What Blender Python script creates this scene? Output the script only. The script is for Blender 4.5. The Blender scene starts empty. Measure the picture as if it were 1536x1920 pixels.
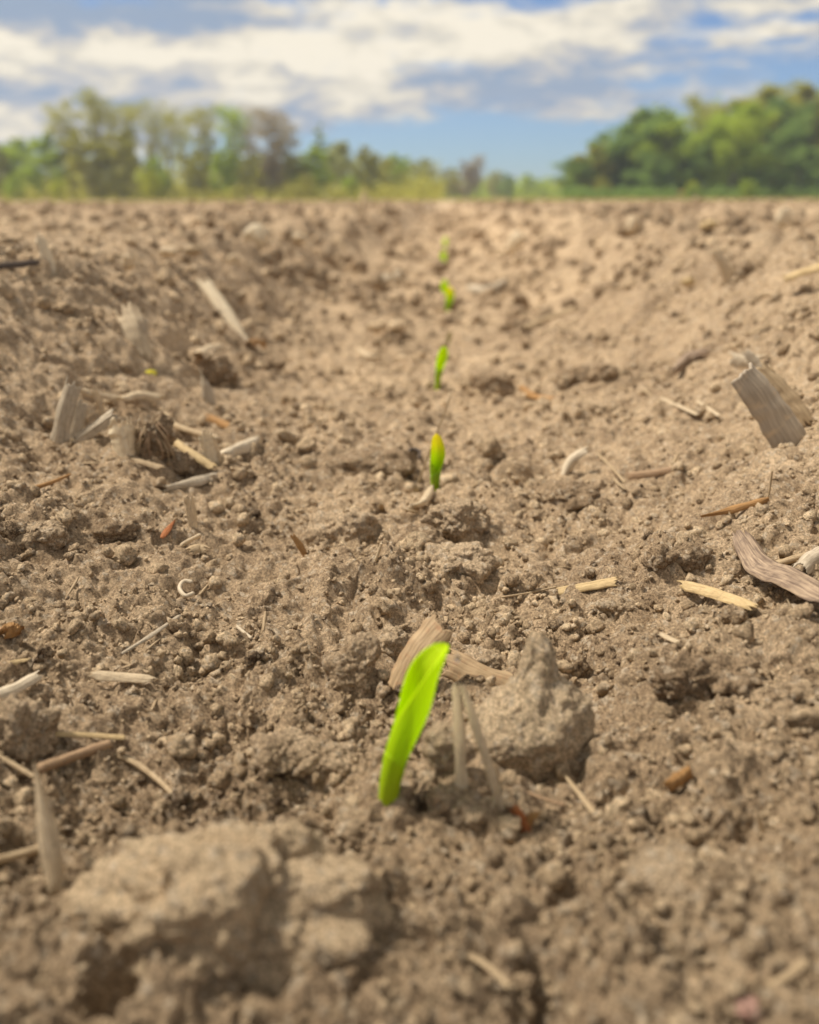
import bpy, math, random
import numpy as np
from mathutils import Vector, Matrix

random.seed(7)
scene = bpy.context.scene
COL = scene.collection
R = math.radians

# ------------------------------------------------------------------ camera
CAM_H = 0.10                 # metres above the floor of the seed row
FPX = 1598.0                 # focal length in pixels of the 1536 x 1920 photograph
PITCH, YAW = R(20.1), R(2.35)
cam_d = bpy.data.cameras.new('camera')
cam = bpy.data.objects.new('camera', cam_d)
COL.objects.link(cam)
CAM_LOC = Vector((0.0035, 0.0, CAM_H))
cam.location = CAM_LOC
cam.rotation_euler = (R(90) - PITCH, R(0.12), YAW)
cam_d.sensor_fit = 'VERTICAL'
cam_d.sensor_height = 36.0
cam_d.lens = FPX / 1920 * 36.0
cam_d.clip_start = 0.01
cam_d.clip_end = 5000
cam_d.dof.use_dof = True
cam_d.dof.focus_distance = 0.205
cam_d.dof.aperture_fstop = (cam_d.lens / 1000) / 0.0026
scene.camera = cam
CAM_M = cam.rotation_euler.to_matrix()

# ------------------------------------------------------------------ render
scene.render.engine = 'CYCLES'
scene.cycles.use_denoising = True
scene.cycles.max_bounces = 6
scene.cycles.diffuse_bounces = 3
scene.cycles.transmission_bounces = 5
scene.cycles.transparent_max_bounces = 8
scene.cycles.caustics_reflective = False
scene.cycles.caustics_refractive = False
scene.view_settings.view_transform = 'Standard'
scene.view_settings.look = 'None'
scene.view_settings.exposure = 0.72
scene.view_settings.gamma = 1.0

# ------------------------------------------------------------------ sun
SUN_EL, SUN_AZ = R(56), R(-74)        # azimuth measured from +Y towards +X: high on the left
sun_d = bpy.data.lights.new('sun', 'SUN')
sun_d.energy = 3.5
sun_d.angle = R(7)
sun_d.color = (1.0, 0.93, 0.82)
sun = bpy.data.objects.new('sun', sun_d)
COL.objects.link(sun)
sv = Vector((math.sin(SUN_AZ) * math.cos(SUN_EL), math.cos(SUN_AZ) * math.cos(SUN_EL), math.sin(SUN_EL)))
sun.rotation_euler = sv.to_track_quat('Z', 'Y').to_euler()
sun.location = sv * 50

# ------------------------------------------------------------------ rays
def ray(px, py):
    return (CAM_M @ Vector(((px - 768) / FPX, -(py - 960) / FPX, -1.0))).normalized()
def azel(px, py):
    d = ray(px, py)
    return math.atan2(d.x, d.y), math.asin(d.z)

# ------------------------------------------------------------------ sky
def build_sky():
    w = bpy.data.worlds.new('World'); scene.world = w; w.use_nodes = True
    nt = w.node_tree; nt.nodes.clear(); N = nt.nodes; L = nt.links
    STR = 0.10
    out = N.new('ShaderNodeOutputWorld'); bg = N.new('ShaderNodeBackground')
    bg.inputs['Strength'].default_value = STR
    L.new(bg.outputs[0], out.inputs[0])
    sky = N.new('ShaderNodeTexSky'); sky.sky_type = 'NISHITA'; sky.sun_disc = False
    sky.sun_elevation = SUN_EL; sky.sun_rotation = SUN_AZ
    sky.air_density = 1.0; sky.dust_density = 0.2; sky.ozone_density = 3.0
    tc = N.new('ShaderNodeTexCoord'); sep = N.new('ShaderNodeSeparateXYZ')
    L.new(tc.outputs['Generated'], sep.inputs[0])
    def math_(op, a, b=None, clamp=False):
        n = N.new('ShaderNodeMath'); n.operation = op; n.use_clamp = clamp
        for i, v in enumerate((a, b)):
            if v is None: continue
            if isinstance(v, (int, float)): n.inputs[i].default_value = v
            else: L.new(v, n.inputs[i])
        return n.outputs[0]
    az = math_('ARCTAN2', sep.outputs[0], sep.outputs[1])
    el = math_('ARCSINE', sep.outputs[2])
    comb = N.new('ShaderNodeCombineXYZ'); L.new(az, comb.inputs[0]); L.new(el, comb.inputs[1])
    base = comb.outputs[0]
    # slow warp so that no cloud edge is an ellipse
    def noise(scale_xy, scale, detail, rough, seed, dist=0.0, vec=None):
        m = N.new('ShaderNodeMapping'); L.new(vec or base, m.inputs[0])
        m.inputs['Location'].default_value = (seed, seed * 1.7, seed * 0.3)
        m.inputs['Scale'].default_value = (scale_xy[0], scale_xy[1], 1)
        n = N.new('ShaderNodeTexNoise'); L.new(m.outputs[0], n.inputs['Vector'])
        n.inputs['Scale'].default_value = scale; n.inputs['Detail'].default_value = detail
        n.inputs['Roughness'].default_value = rough; n.inputs['Distortion'].default_value = dist
        return n
    wn = noise((1, 2.2), 9, 4, 0.6, 3.1)
    wsub = N.new('ShaderNodeVectorMath'); wsub.operation = 'SUBTRACT'
    L.new(wn.outputs['Color'], wsub.inputs[0]); wsub.inputs[1].default_value = (.5, .5, .5)
    wsc = N.new('ShaderNodeVectorMath'); wsc.operation = 'MULTIPLY'
    L.new(wsub.outputs[0], wsc.inputs[0]); wsc.inputs[1].default_value = (.11, .035, 0)
    wad = N.new('ShaderNodeVectorMath'); wad.operation = 'ADD'
    L.new(base, wad.inputs[0]); L.new(wsc.outputs[0], wad.inputs[1])
    warped = wad.outputs[0]
    def blobs(lst):
        tot = None
        for px, py, rx, ry, wt in lst:
            a, e = azel(px, py)
            s = N.new('ShaderNodeVectorMath'); s.operation = 'SUBTRACT'
            L.new(warped, s.inputs[0]); s.inputs[1].default_value = (a, e, 0)
            m = N.new('ShaderNodeVectorMath'); m.operation = 'MULTIPLY'
            L.new(s.outputs[0], m.inputs[0]); m.inputs[1].default_value = (FPX / rx, FPX / ry, 0)
            ln = N.new('ShaderNodeVectorMath'); ln.operation = 'LENGTH'; L.new(m.outputs[0], ln.inputs[0])
            mr = N.new('ShaderNodeMapRange'); mr.interpolation_type = 'SMOOTHSTEP'
            L.new(ln.outputs['Value'], mr.inputs[0])
            mr.inputs[1].default_value = 0; mr.inputs[2].default_value = 1.6
            mr.inputs[3].default_value = wt; mr.inputs[4].default_value = 0
            tot = mr.outputs[0] if tot is None else math_('ADD', tot, mr.outputs[0])
        return tot
    # where cloud stands (1) and where the blue shows (0)
    cov = blobs([(120, 110, 420, 55, .45), (520, 60, 420, 70, .45), (820, 60, 240, 80, .45), (330, 180, 640, 56, .55),
                 (80, 240, 420, 60, .5), (690, 185, 130, 36, .4), (1130, 50, 170, 34, .5), (1010, 95, 120, 24, .5), (1260, 12, 200, 26, .3),
                 (1420, 66, 110, 13, .6), (1490, 0, 110, 14, .55), (1150, 170, 240, 40, .5), (1130, 235, 90, 40, .35), (960, 150, 130, 40, .25),
                 (-300, 120, 400, 160, .4), (1350, 130, 260, 40, .06),
                 (140, 22, 260, 44, .25), (1350, 30, 260, 50, .2), (880, 285, 360, 70, -.45), (1270, 70, 90, 26, -.35), (900, 310, 700, 50, -.2),
                 (1500, 150, 200, 50, -.25)])
    n1 = noise((1, 3.2), 10, 9, .64, 17.9, .3)
    n1s = math_('MULTIPLY', math_('SUBTRACT', n1.outputs['Fac'], .5), 2.6)
    up = N.new('ShaderNodeMapRange'); L.new(el, up.inputs[0])          # overhead and behind: broken cloud
    up.inputs[1].default_value = R(11); up.inputs[2].default_value = R(24)
    up.inputs[3].default_value = 0.0; up.inputs[4].default_value = 1.0
    covt = math_('ADD', math_('ADD', cov, n1s), up.outputs[0])
    cm = N.new('ShaderNodeMapRange'); cm.interpolation_type = 'SMOOTHSTEP'
    L.new(covt, cm.inputs[0]); cm.inputs[1].default_value = -.05; cm.inputs[2].default_value = .6
    # how brightly the cloud is lit
    bri = blobs([(230, 95, 330, 34, .7), (560, 80, 300, 55, .65), (830, 40, 250, 60, .5), (840, 100, 110, 50, .3), (60, 130, 160, 28, .3), (480, 165, 230, 32, .35),
                 (1130, 45, 200, 40, .6), (1420, 66, 130, 20, .6), (1490, 4, 120, 24, .6), (20, 245, 190, 36, .35), (680, 185, 110, 28, .2),
                 (330, 132, 190, 17, -.55), (140, 18, 270, 42, -.9), (960, 150, 160, 45, -.4), (1330, 40, 120, 30, -.25), (700, 75, 130, 17, -.35), (170, 178, 260, 26, -.3), (420, 45, 150, 16, -.4), (830, 70, 60, 14, -.4),
                 (1150, 170, 200, 30, .1)])
    n2 = noise((1, 3.0), 17, 9, .64, 29.0, .3)
    n2s = math_('MULTIPLY', math_('SUBTRACT', n2.outputs['Fac'], .5), 3.4)
    brt = math_('ADD', math_('ADD', bri, n2s), math_('ADD', math_('MULTIPLY', up.outputs[0], .18), .27), True)
    cr = N.new('ShaderNodeValToRGB'); L.new(brt, cr.inputs[0])
    e = cr.color_ramp.elements
    e[0].position = 0.0; e[0].color = (.18, .235, .32, 1)
    e[1].position = 1.0; e[1].color = (.61, .555, .45, 1)
    k = e.new(.35); k.color = (.325, .325, .335, 1)
    k = e.new(.7); k.color = (.49, .45, .37, 1)
    sc = N.new('ShaderNodeVectorMath'); sc.operation = 'SCALE'; L.new(cr.outputs[0], sc.inputs[0]); sc.inputs['Scale'].default_value = 1 / STR
    sks = N.new('ShaderNodeVectorMath'); sks.operation = 'MULTIPLY'; L.new(sky.outputs[0], sks.inputs[0]); sks.inputs[1].default_value = (.40, .50, .65)
    mix = N.new('ShaderNodeMix'); mix.data_type = 'RGBA'
    L.new(cm.outputs[0], mix.inputs[0]); L.new(sks.outputs[0], mix.inputs[6]); L.new(sc.outputs[0], mix.inputs[7])
    gain = N.new('ShaderNodeMapRange'); L.new(el, gain.inputs[0])      # cloud overhead is thinner and brighter than at the horizon
    gain.inputs[1].default_value = R(12); gain.inputs[2].default_value = R(35); gain.inputs[3].default_value = 1.0; gain.inputs[4].default_value = 1.0
    gs = N.new('ShaderNodeVectorMath'); gs.operation = 'SCALE'; L.new(mix.outputs[2], gs.inputs[0]); L.new(gain.outputs[0], gs.inputs['Scale'])
    L.new(gs.outputs[0], bg.inputs['Color'])
    w.cycles.sampling_method = 'MANUAL'; w.cycles.sample_map_resolution = 512
build_sky()

# ------------------------------------------------------------------ noise
def _h(ix, iy, iz, s):
    h = (ix.astype(np.int64) * 374761393 + iy.astype(np.int64) * 668265263 + iz * 2147483647 + s * 974634777) & 0xFFFFFFFF
    h = ((h ^ (h >> 13)) * 1274126177) & 0xFFFFFFFF
    h = ((h ^ (h >> 15)) * 2246822519) & 0xFFFFFFFF
    return (h ^ (h >> 16)) & 0xFFFFFFFF
def _u(h): return h.astype(np.float64) / 4294967296.0
def gnoise(x, y, s):
    """2-D gradient noise, about -1..1"""
    xi = np.floor(x); yi = np.floor(y); fx = x - xi; fy = y - yi
    xi = xi.astype(np.int64); yi = yi.astype(np.int64)
    ux = fx * fx * fx * (fx * (fx * 6 - 15) + 10); uy = fy * fy * fy * (fy * (fy * 6 - 15) + 10)
    def g(a, b):
        t = _u(_h(xi + a, yi + b, 0, s)) * (2 * math.pi)
        return np.cos(t) * (fx - a) + np.sin(t) * (fy - b)
    n0 = g(0, 0) * (1 - ux) + g(1, 0) * ux
    n1 = g(0, 1) * (1 - ux) + g(1, 1) * ux
    return (n0 * (1 - uy) + n1 * uy) * 1.5
def lumps(x, y, s, rmin=.25, rmax=.55, keep=.8):
    """union of half-sunk balls, one per cell: height in units of the cell"""
    xi = np.floor(x).astype(np.int64); yi = np.floor(y).astype(np.int64)
    best = np.zeros_like(x)
    for a in (-1, 0, 1):
        for b in (-1, 0, 1):
            cx = xi + a; cy = yi + b
            h1 = _u(_h(cx, cy, 0, s)); h2 = _u(_h(cx, cy, 0, s + 1)); h3 = _u(_h(cx, cy, 0, s + 2)); h4 = _u(_h(cx, cy, 0, s + 3))
            r = rmin + (rmax - rmin) * h3 * h3
            r = np.where(h4 < keep, r, 1e-3)
            dx = x - (cx + h1); dy = y - (cy + h2)
            q = 1 - (dx * dx + dy * dy) / (r * r)
            best = np.maximum(best, r * np.sqrt(np.maximum(q, 0)))
    return best
def noise3(p, s):
    """3-D value noise, -1..1"""
    i = np.floor(p).astype(np.int64); f = p - i; u = f * f * (3 - 2 * f)
    out = 0
    for a in (0, 1):
        for b in (0, 1):
            for c in (0, 1):
                w = (u[:, 0] if a else 1 - u[:, 0]) * (u[:, 1] if b else 1 - u[:, 1]) * (u[:, 2] if c else 1 - u[:, 2])
                out = out + w * _u(_h(i[:, 0] + a, i[:, 1] + b, i[:, 2] + c, s))
    return out * 2 - 1
def lumps3(p, s, rmin=.3, rmax=.7):
    i = np.floor(p).astype(np.int64); best = np.zeros(len(p))
    for a in (-1, 0, 1):
        for b in (-1, 0, 1):
            for c in (-1, 0, 1):
                q = i + np.array((a, b, c))
                hs = [_u(_h(q[:, 0], q[:, 1], q[:, 2], s + k)) for k in range(4)]
                d2 = (p[:, 0] - q[:, 0] - hs[0]) ** 2 + (p[:, 1] - q[:, 1] - hs[1]) ** 2 + (p[:, 2] - q[:, 2] - hs[2]) ** 2
                r = rmin + (rmax - rmin) * hs[3]
                best = np.maximum(best, r * np.sqrt(np.maximum(0, 1 - d2 / (r * r))))
    return best
def sstep(a, b, x):
    t = np.clip((x - a) / (b - a), 0, 1); return t * t * (3 - 2 * t)

# ------------------------------------------------------------------ shape of the ground
PITS = []
BUMPS = []      # (x, y, sx, sy, height) filled below
def Sc(y): return np.sqrt(y * y + CAM_H * CAM_H)
def profile(x, y):
    """seed row in a shallow V with rough banks, repeated every 0.76 m"""
    wob = 0.025 * gnoise(y * 3.1 + x * .7, x * .9 + 7.7, 41)
    xr = (x + wob + 0.38) % 0.76 - 0.38
    a = np.abs(xr)
    left = xr < 0
    e0 = np.where(left, .095, .085); e1 = np.where(left, .20, .215)
    return 0.060 * sstep(e0, e1, a) + 0.012 * np.clip(a / .1, 0, 1) ** 2
def H(x, y):
    x = np.asarray(x, float); y = np.asarray(y, float)
    S = Sc(y); sp = S * .0024
    z = profile(x, y)
    clump = sstep(-.25, .45, gnoise(x * 22 + 3, y * 22 + 9, 5))          # crumbly patches and smooth crust
    bank = sstep(.012, .04, z)
    def oct_(lam, amp, s):
        wgt = sstep(1.5, 4, lam / sp)
        m = wgt > 0.001
        o = np.zeros_like(x)
        if m.any(): o[m] = amp * wgt[m] * gnoise(x[m] / lam + s * 3.3, y[m] / lam - s * 1.9, s)
        return o
    def lmp(lam, amp, s, mask, keep=.8, rmin=.2, rmax=.55):
        wgt = sstep(2.5, 6, lam / sp) * mask
        m = wgt > 0.004
        o = np.zeros_like(x)
        if m.any():
            wx = x[m] + lam * (.3 * gnoise(x[m] / lam * 1.7, y[m] / lam * 1.7, s + 50) + .16 * gnoise(x[m] / lam * 4.1, y[m] / lam * 4.1, s + 53))
            wy = y[m] + lam * (.3 * gnoise(x[m] / lam * 1.7 + 9, y[m] / lam * 1.7 + 4, s + 51) + .16 * gnoise(x[m] / lam * 4.1 + 9, y[m] / lam * 4.1 + 4, s + 54))
            o[m] = lam * amp * wgt[m] * lumps(wx / lam, wy / lam, s, rmin, rmax, keep)
        return o
    far = sstep(.25, .9, S)
    z = z + oct_(2.3, .010, 1) + oct_(.5, .006, 2) + oct_(.16, .007, 3) + oct_(.07, .0055, 4)
    z = z + oct_(.03, .0036, 6) + oct_(.014, .0029, 7) + oct_(.0065, .0021, 8) + oct_(.003, .0013, 9) + oct_(.0015, .0008, 10) + oct_(.0008, .00034, 11)
    z = z + lmp(.09, .30, 60, .35 * bank + .22 * far, .5) + lmp(.04, .5, 64, .08 + .45 * bank + .5 * far, .5)
    z = z + lmp(.020, .45, 68, .10 + .6 * clump, .35) + lmp(.0105, .5, 72, .15 + .6 * clump, .4)
    z = z + lmp(.0055, .75, 76, .3 + .6 * clump, .5) + lmp(.0028, 1.0, 80, .5 + .4 * clump, .65) + lmp(.0015, 1.15, 84, np.full_like(x, .9), .75)
    for bx, by, sx, sy, hh in BUMPS:
        q = ((x - bx) / sx) ** 2 + ((y - by) / sy) ** 2
        z = z + hh * np.exp(-q)
    for bx, by, sx, sy, hh in PITS:
        q = ((x - bx) / sx) ** 2 + ((y - by) / sy) ** 2
        z = z - hh * np.exp(-q ** 2)
    return z - .0035
def hit(px, py, zoff=0.0):
    d = ray(px, py)
    t = np.geomspace(.06, 400, 1500)
    x = CAM_LOC.x + d.x * t; y = CAM_LOC.y + d.y * t; z = CAM_LOC.z + d.z * t
    below = z < H(x, y) + zoff
    k = int(np.argmax(below)) if below.any() else len(t) - 1
    t = np.linspace(t[max(k - 1, 0)], t[k], 60)
    x = CAM_LOC.x + d.x * t; y = CAM_LOC.y + d.y * t; z = CAM_LOC.z + d.z * t
    below = z < H(x, y) + zoff
    k = int(np.argmax(below)) if below.any() else len(t) - 1
    return Vector((x[k], y[k], z[k]))
def plane(px, py, z=0.0):
    d = ray(px, py); t = (z - CAM_LOC.z) / d.z
    return CAM_LOC + d * t
def at(px, py, Y):
    d = ray(px, py); return CAM_LOC + d * ((Y - CAM_LOC.y) / d.y)
def mm(px, P):
    """metres that px photo pixels span at the point P"""
    v = CAM_M.transposed() @ (Vector(P) - CAM_LOC)
    return px / FPX * (-v.z)
for px, py, rx, ry, hh in [(390, 1640, 175, 46, .008), (250, 1640, 60, 40, .003), (590, 1640, 120, 50, .004), (727, 1500, 34, 14, .0014), (330, 1840, 330, 80, .003), (720, 1090, 170, 50, .006), (640, 960, 130, 30, .004),
                           (1330, 1270, 180, 60, .006), (1190, 1130, 110, 30, .004), (870, 1000, 90, 30, .004),
                           (1250, 1800, 350, 90, .004), (760, 1500, 120, 40, .003), (240, 760, 120, 30, .012), (640, 1270, 70, 40, .003), (200, 1050, 200, 50, .004),
                           (1000, 950, 150, 25, .004), (250, 930, 150, 25, .006)]:
    c = plane(px, py, .004)
    a = plane(px, py - ry, .004)
    BUMPS.append((c.x, c.y, mm(rx, c), max(abs(a.y - c.y), .004), hh))

for px, py, rx, hh in [(716, 1262, 24, .008), (708, 978, 14, .007), (775, 868, 20, .006), (678, 1598, 26, .008), (230, 1890, 50, .008), (1000, 1890, 60, .006),
                       (235, 1690, 26, .006), (800, 1530, 18, .005), (1050, 1425, 16, .006), (905, 1830, 40, .005), (380, 730, 22, .02), (1085, 745, 30, .02), (345, 880, 20, .015), (870, 1070, 14, .005), (645, 1290, 14, .004)]:
    c = plane(px, py, .003); PITS.append((c.x, c.y, mm(rx, c), mm(rx, c) * 1.3, hh))
# ------------------------------------------------------------------ materials
def new_mat(name):
    m = bpy.data.materials.new(name); m.use_nodes = True
    nt = m.node_tree; nt.nodes.clear()
    o = nt.nodes.new('ShaderNodeOutputMaterial')
    return m, nt.nodes, nt.links, o
def soil_mat(name, light, mid, dark, damp=.5, island=False):
    m, N, L, o = new_mat(name)
    b = N.new('ShaderNodeBsdfPrincipled'); L.new(b.outputs[0], o.inputs[0])
    b.inputs['Roughness'].default_value = .95; b.inputs['Specular IOR Level'].default_value = .15
    g = N.new('ShaderNodeNewGeometry')
    def noi(scale, det, rough):
        n = N.new('ShaderNodeTexNoise'); L.new(g.outputs['Position'], n.inputs['Vector'])
        n.inputs['Scale'].default_value = scale; n.inputs['Detail'].default_value = det; n.inputs['Roughness'].default_value = rough
        return n
    n0 = noi(3.5, 7, .7); n1 = noi(38, 6, .65); n2 = noi(420, 5, .7); n3 = noi(2600, 2, .6)
    a = N.new('ShaderNodeMath'); a.operation = 'MULTIPLY_ADD'; 
    nn = N.new('ShaderNodeMath'); nn.operation = 'ADD'; L.new(n1.outputs['Fac'], nn.inputs[0]); L.new(n0.outputs['Fac'], nn.inputs[1])
    L.new(nn.outputs[0], a.inputs[0]); a.inputs[1].default_value = .66; 
    s2 = N.new('ShaderNodeMath'); s2.operation = 'MULTIPLY'; L.new(n2.outputs['Fac'], s2.inputs[0]); s2.inputs[1].default_value = .75
    L.new(s2.outputs[0], a.inputs[2])
    a3 = N.new('ShaderNodeMath'); a3.operation = 'MULTIPLY_ADD'; L.new(n3.outputs['Fac'], a3.inputs[0]); a3.inputs[1].default_value = .7; L.new(a.outputs[0], a3.inputs[2])
    last = a3.outputs[0]
    if island:           # each crumb a little lighter or darker than the next
        ai = N.new('ShaderNodeMath'); ai.operation = 'MULTIPLY_ADD'; L.new(g.outputs['Random Per Island'], ai.inputs[0]); ai.inputs[1].default_value = .5; L.new(last, ai.inputs[2])
        ab = N.new('ShaderNodeMath'); ab.operation = 'SUBTRACT'; L.new(ai.outputs[0], ab.inputs[0]); ab.inputs[1].default_value = .25; last = ab.outputs[0]
    mr = N.new('ShaderNodeMapRange'); L.new(last, mr.inputs[0]); mr.inputs[1].default_value = 1.02; mr.inputs[2].default_value = 1.66
    cr = N.new('ShaderNodeValToRGB'); L.new(mr.outputs[0], cr.inputs[0]); e = cr.color_ramp.elements
    e[0].position = .05; e[0].color = (*dark, 1); e[1].position = .95; e[1].color = (*light, 1)
    k = e.new(.28 + .3 * damp - .1); k.color = (*mid, 1)
    # single quartz grains
    v = N.new('ShaderNodeTexVoronoi'); L.new(g.outputs['Position'], v.inputs['Vector']); v.inputs['Scale'].default_value = 900
    vs = N.new('ShaderNodeSeparateColor'); L.new(v.outputs['Color'], vs.inputs[0])
    gt = N.new('ShaderNodeMapRange'); L.new(vs.outputs[0], gt.inputs[0]); gt.inputs[1].default_value = .80; gt.inputs[2].default_value = .97; gt.inputs[4].default_value = .75
    mx = N.new('ShaderNodeMix'); mx.data_type = 'RGBA'; L.new(gt.outputs[0], mx.inputs[0]); L.new(cr.outputs[0], mx.inputs[6]); mx.inputs[7].default_value = (.56, .45, .32, 1)
    v2 = N.new('ShaderNodeTexVoronoi'); L.new(g.outputs['Position'], v2.inputs['Vector']); v2.inputs['Scale'].default_value = 2300
    v2s = N.new('ShaderNodeSeparateColor'); L.new(v2.outputs['Color'], v2s.inputs[0])
    g2 = N.new('ShaderNodeMapRange'); L.new(v2s.outputs[1], g2.inputs[0]); g2.inputs[3].default_value = .62; g2.inputs[4].default_value = 1.38
    mv = N.new('ShaderNodeVectorMath'); mv.operation = 'SCALE'; L.new(mx.outputs[2], mv.inputs[0]); L.new(g2.outputs[0], mv.inputs['Scale'])
    L.new(mv.outputs[0], b.inputs['Base Color'])
    nb = noi(1700, 6, .85); bp = N.new('ShaderNodeBump'); L.new(nb.outputs['Fac'], bp.inputs['Height'])
    bp.inputs['Strength'].default_value = 1.0; bp.inputs['Distance'].default_value = .0009
    L.new(bp.outputs[0], b.inputs['Normal'])
    return m
M_SOIL = soil_mat('soil', (.60, .44, .275), (.305, .212, .128), (.06, .040, .025))
M_CLOD = soil_mat('clod_soil', (.60, .45, .29), (.40, .288, .178), (.16, .11, .067))
M_CLODP = soil_mat('pale_clod_soil', (.66, .505, .325), (.50, .368, .228), (.26, .18, .112))
M_CLODD = soil_mat('damp_clod_soil', (.42, .30, .182), (.25, .172, .102), (.10, .066, .04))
M_CRUMB = soil_mat('crumb_soil', (.66, .495, .31), (.41, .292, .176), (.11, .074, .046), island=True)

def fibre_mat(name, c1, c2, spots=(.16, .11, .07), rough=.7, transl=.0, spot=.35):
    m, N, L, o = new_mat(name)
    b = N.new('ShaderNodeBsdfPrincipled')
    b.inputs['Roughness'].default_value = rough; b.inputs['Specular IOR Level'].default_value = .3
    at_ = N.new('ShaderNodeAttribute'); at_.attribute_name = 'fibre'
    def noi(sc, det, mult):
        mp = N.new('ShaderNodeMapping'); L.new(at_.outputs['Vector'], mp.inputs[0]); mp.inputs['Scale'].default_value = mult
        n = N.new('ShaderNodeTexNoise'); L.new(mp.outputs[0], n.inputs['Vector']); n.inputs['Scale'].default_value = sc; n.inputs['Detail'].default_value = det
        return n
    n = noi(1, 4, (1.2, 14, 1)); n2 = noi(1, 6, (5, 3, 1))
    mr = N.new('ShaderNodeMapRange'); L.new(n.outputs['Fac'], mr.inputs[0]); mr.inputs[1].default_value = .32; mr.inputs[2].default_value = .68
    mx = N.new('ShaderNodeMix'); mx.data_type = 'RGBA'; L.new(mr.outputs[0], mx.inputs[0]); mx.inputs[6].default_value = (*c2, 1); mx.inputs[7].default_value = (*c1, 1)
    m2 = N.new('ShaderNodeMapRange'); L.new(n2.outputs['Fac'], m2.inputs[0]); m2.inputs[1].default_value = .54; m2.inputs[2].default_value = .72; m2.inputs[4].default_value = spot
    mx2 = N.new('ShaderNodeMix'); mx2.data_type = 'RGBA'; L.new(m2.outputs[0], mx2.inputs[0]); L.new(mx.outputs[2], mx2.inputs[6]); mx2.inputs[7].default_value = (*spots, 1)
    L.new(mx2.outputs[2], b.inputs['Base Color'])
    bp = N.new('ShaderNodeBump'); L.new(n.outputs['Fac'], bp.inputs['Height']); bp.inputs['Strength'].default_value = .7; bp.inputs['Distance'].default_value = .0003
    L.new(bp.outputs[0], b.inputs['Normal'])
    if transl:
        t = N.new('ShaderNodeBsdfTranslucent'); L.new(mx2.outputs[2], t.inputs[0])
        ms = N.new('ShaderNodeMixShader'); ms.inputs[0].default_value = transl
        L.new(b.outputs[0], ms.inputs[1]); L.new(t.outputs[0], ms.inputs[2]); L.new(ms.outputs[0], o.inputs[0])
    else: L.new(b.outputs[0], o.inputs[0])
    return m
M_TAN = fibre_mat('tan_straw', (.60, .455, .275), (.38, .265, .15), transl=.2)
M_PALE = fibre_mat('pale_straw', (.80, .66, .45), (.58, .45, .29), transl=.35)
M_GOLD = fibre_mat('golden_straw', (.55, .405, .21), (.38, .265, .125))
M_ORANGE = fibre_mat('orange_husk', (.46, .26, .095), (.31, .16, .06), (.22, .10, .04), transl=.2)
M_RUST = fibre_mat('rust_husk', (.46, .17, .055), (.30, .10, .035), (.5, .3, .16), transl=.2)
M_BROWN = fibre_mat('brown_stick', (.36, .235, .13), (.24, .15, .085))
M_GREY = fibre_mat('grey_weathered_stalk', (.52, .43, .31), (.33, .265, .185), (.17, .13, .09))
M_CREAM = fibre_mat('cream_straw', (.86, .74, .53), (.66, .53, .35), transl=.25)
M_PLANK = fibre_mat('brown_tan_stalk', (.47, .335, .19), (.28, .185, .10), (.36, .17, .08), spot=.5)
M_DARK = fibre_mat('dark_weathered_stalk', (.40, .29, .19), (.11, .07, .048), (.08, .055, .042), spot=.5)
M_SLATE = fibre_mat('slate_weathered_stalk', (.45, .365, .265), (.31, .25, .18), (.52, .39, .25), spot=.9)
M_WHITE = fibre_mat('bleached_husk', (.68, .57, .41), (.50, .40, .275), (.4, .3, .19), transl=.08)
M_BLACK = fibre_mat('blackened_stalk', (.10, .072, .052), (.055, .04, .03), (.16, .12, .09))  # near-black colour of the stick and the curled root themselves

def leaf_mat(name, stops, transl=.5, veins=True):
    """stops: (position along the leaf, colour)"""
    m, N, L, o = new_mat(name)
    at_ = N.new('ShaderNodeAttribute'); at_.attribute_name = 'fibre'
    sp = N.new('ShaderNodeSeparateXYZ'); L.new(at_.outputs['Vector'], sp.inputs[0])
    cr = N.new('ShaderNodeValToRGB'); L.new(sp.outputs[2], cr.inputs[0])
    e = cr.color_ramp.elements
    e[0].position = stops[0][0]; e[0].color = (*stops[0][1], 1); e[1].position = stops[-1][0]; e[1].color = (*stops[-1][1], 1)
    for p, c in stops[1:-1]:
        k = e.new(p); k.color = (*c, 1)
    mp = N.new('ShaderNodeMapping'); L.new(at_.outputs['Vector'], mp.inputs[0]); mp.inputs['Scale'].default_value = (.3, 16, .2)
    n = N.new('ShaderNodeTexNoise'); L.new(mp.outputs[0], n.inputs['Vector']); n.inputs['Scale'].default_value = 1; n.inputs['Detail'].default_value = 2
    mr = N.new('ShaderNodeMapRange'); L.new(n.outputs['Fac'], mr.inputs[0]); mr.inputs[1].default_value = .3; mr.inputs[2].default_value = .7; mr.inputs[3].default_value = .82; mr.inputs[4].default_value = 1.08
    sc = N.new('ShaderNodeVectorMath'); sc.operation = 'SCALE'; L.new(cr.outputs[0], sc.inputs[0]); L.new(mr.outputs[0], sc.inputs['Scale'])
    b = N.new('ShaderNodeBsdfPrincipled'); b.inputs['Roughness'].default_value = .42; b.inputs['Specular IOR Level'].default_value = .35
    L.new(sc.outputs[0], b.inputs['Base Color'])
    t = N.new('ShaderNodeBsdfTranslucent'); L.new(sc.outputs[0], t.inputs[0])
    ms = N.new('ShaderNodeMixShader'); ms.inputs[0].default_value = transl
    L.new(b.outputs[0], ms.inputs[1]); L.new(t.outputs[0], ms.inputs[2]); L.new(ms.outputs[0], o.inputs[0])
    bp = N.new('ShaderNodeBump'); L.new(n.outputs['Fac'], bp.inputs['Height']); bp.inputs['Strength'].default_value = .3; bp.inputs['Distance'].default_value = .0002
    L.new(bp.outputs[0], b.inputs['Normal'])
    return m
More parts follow.
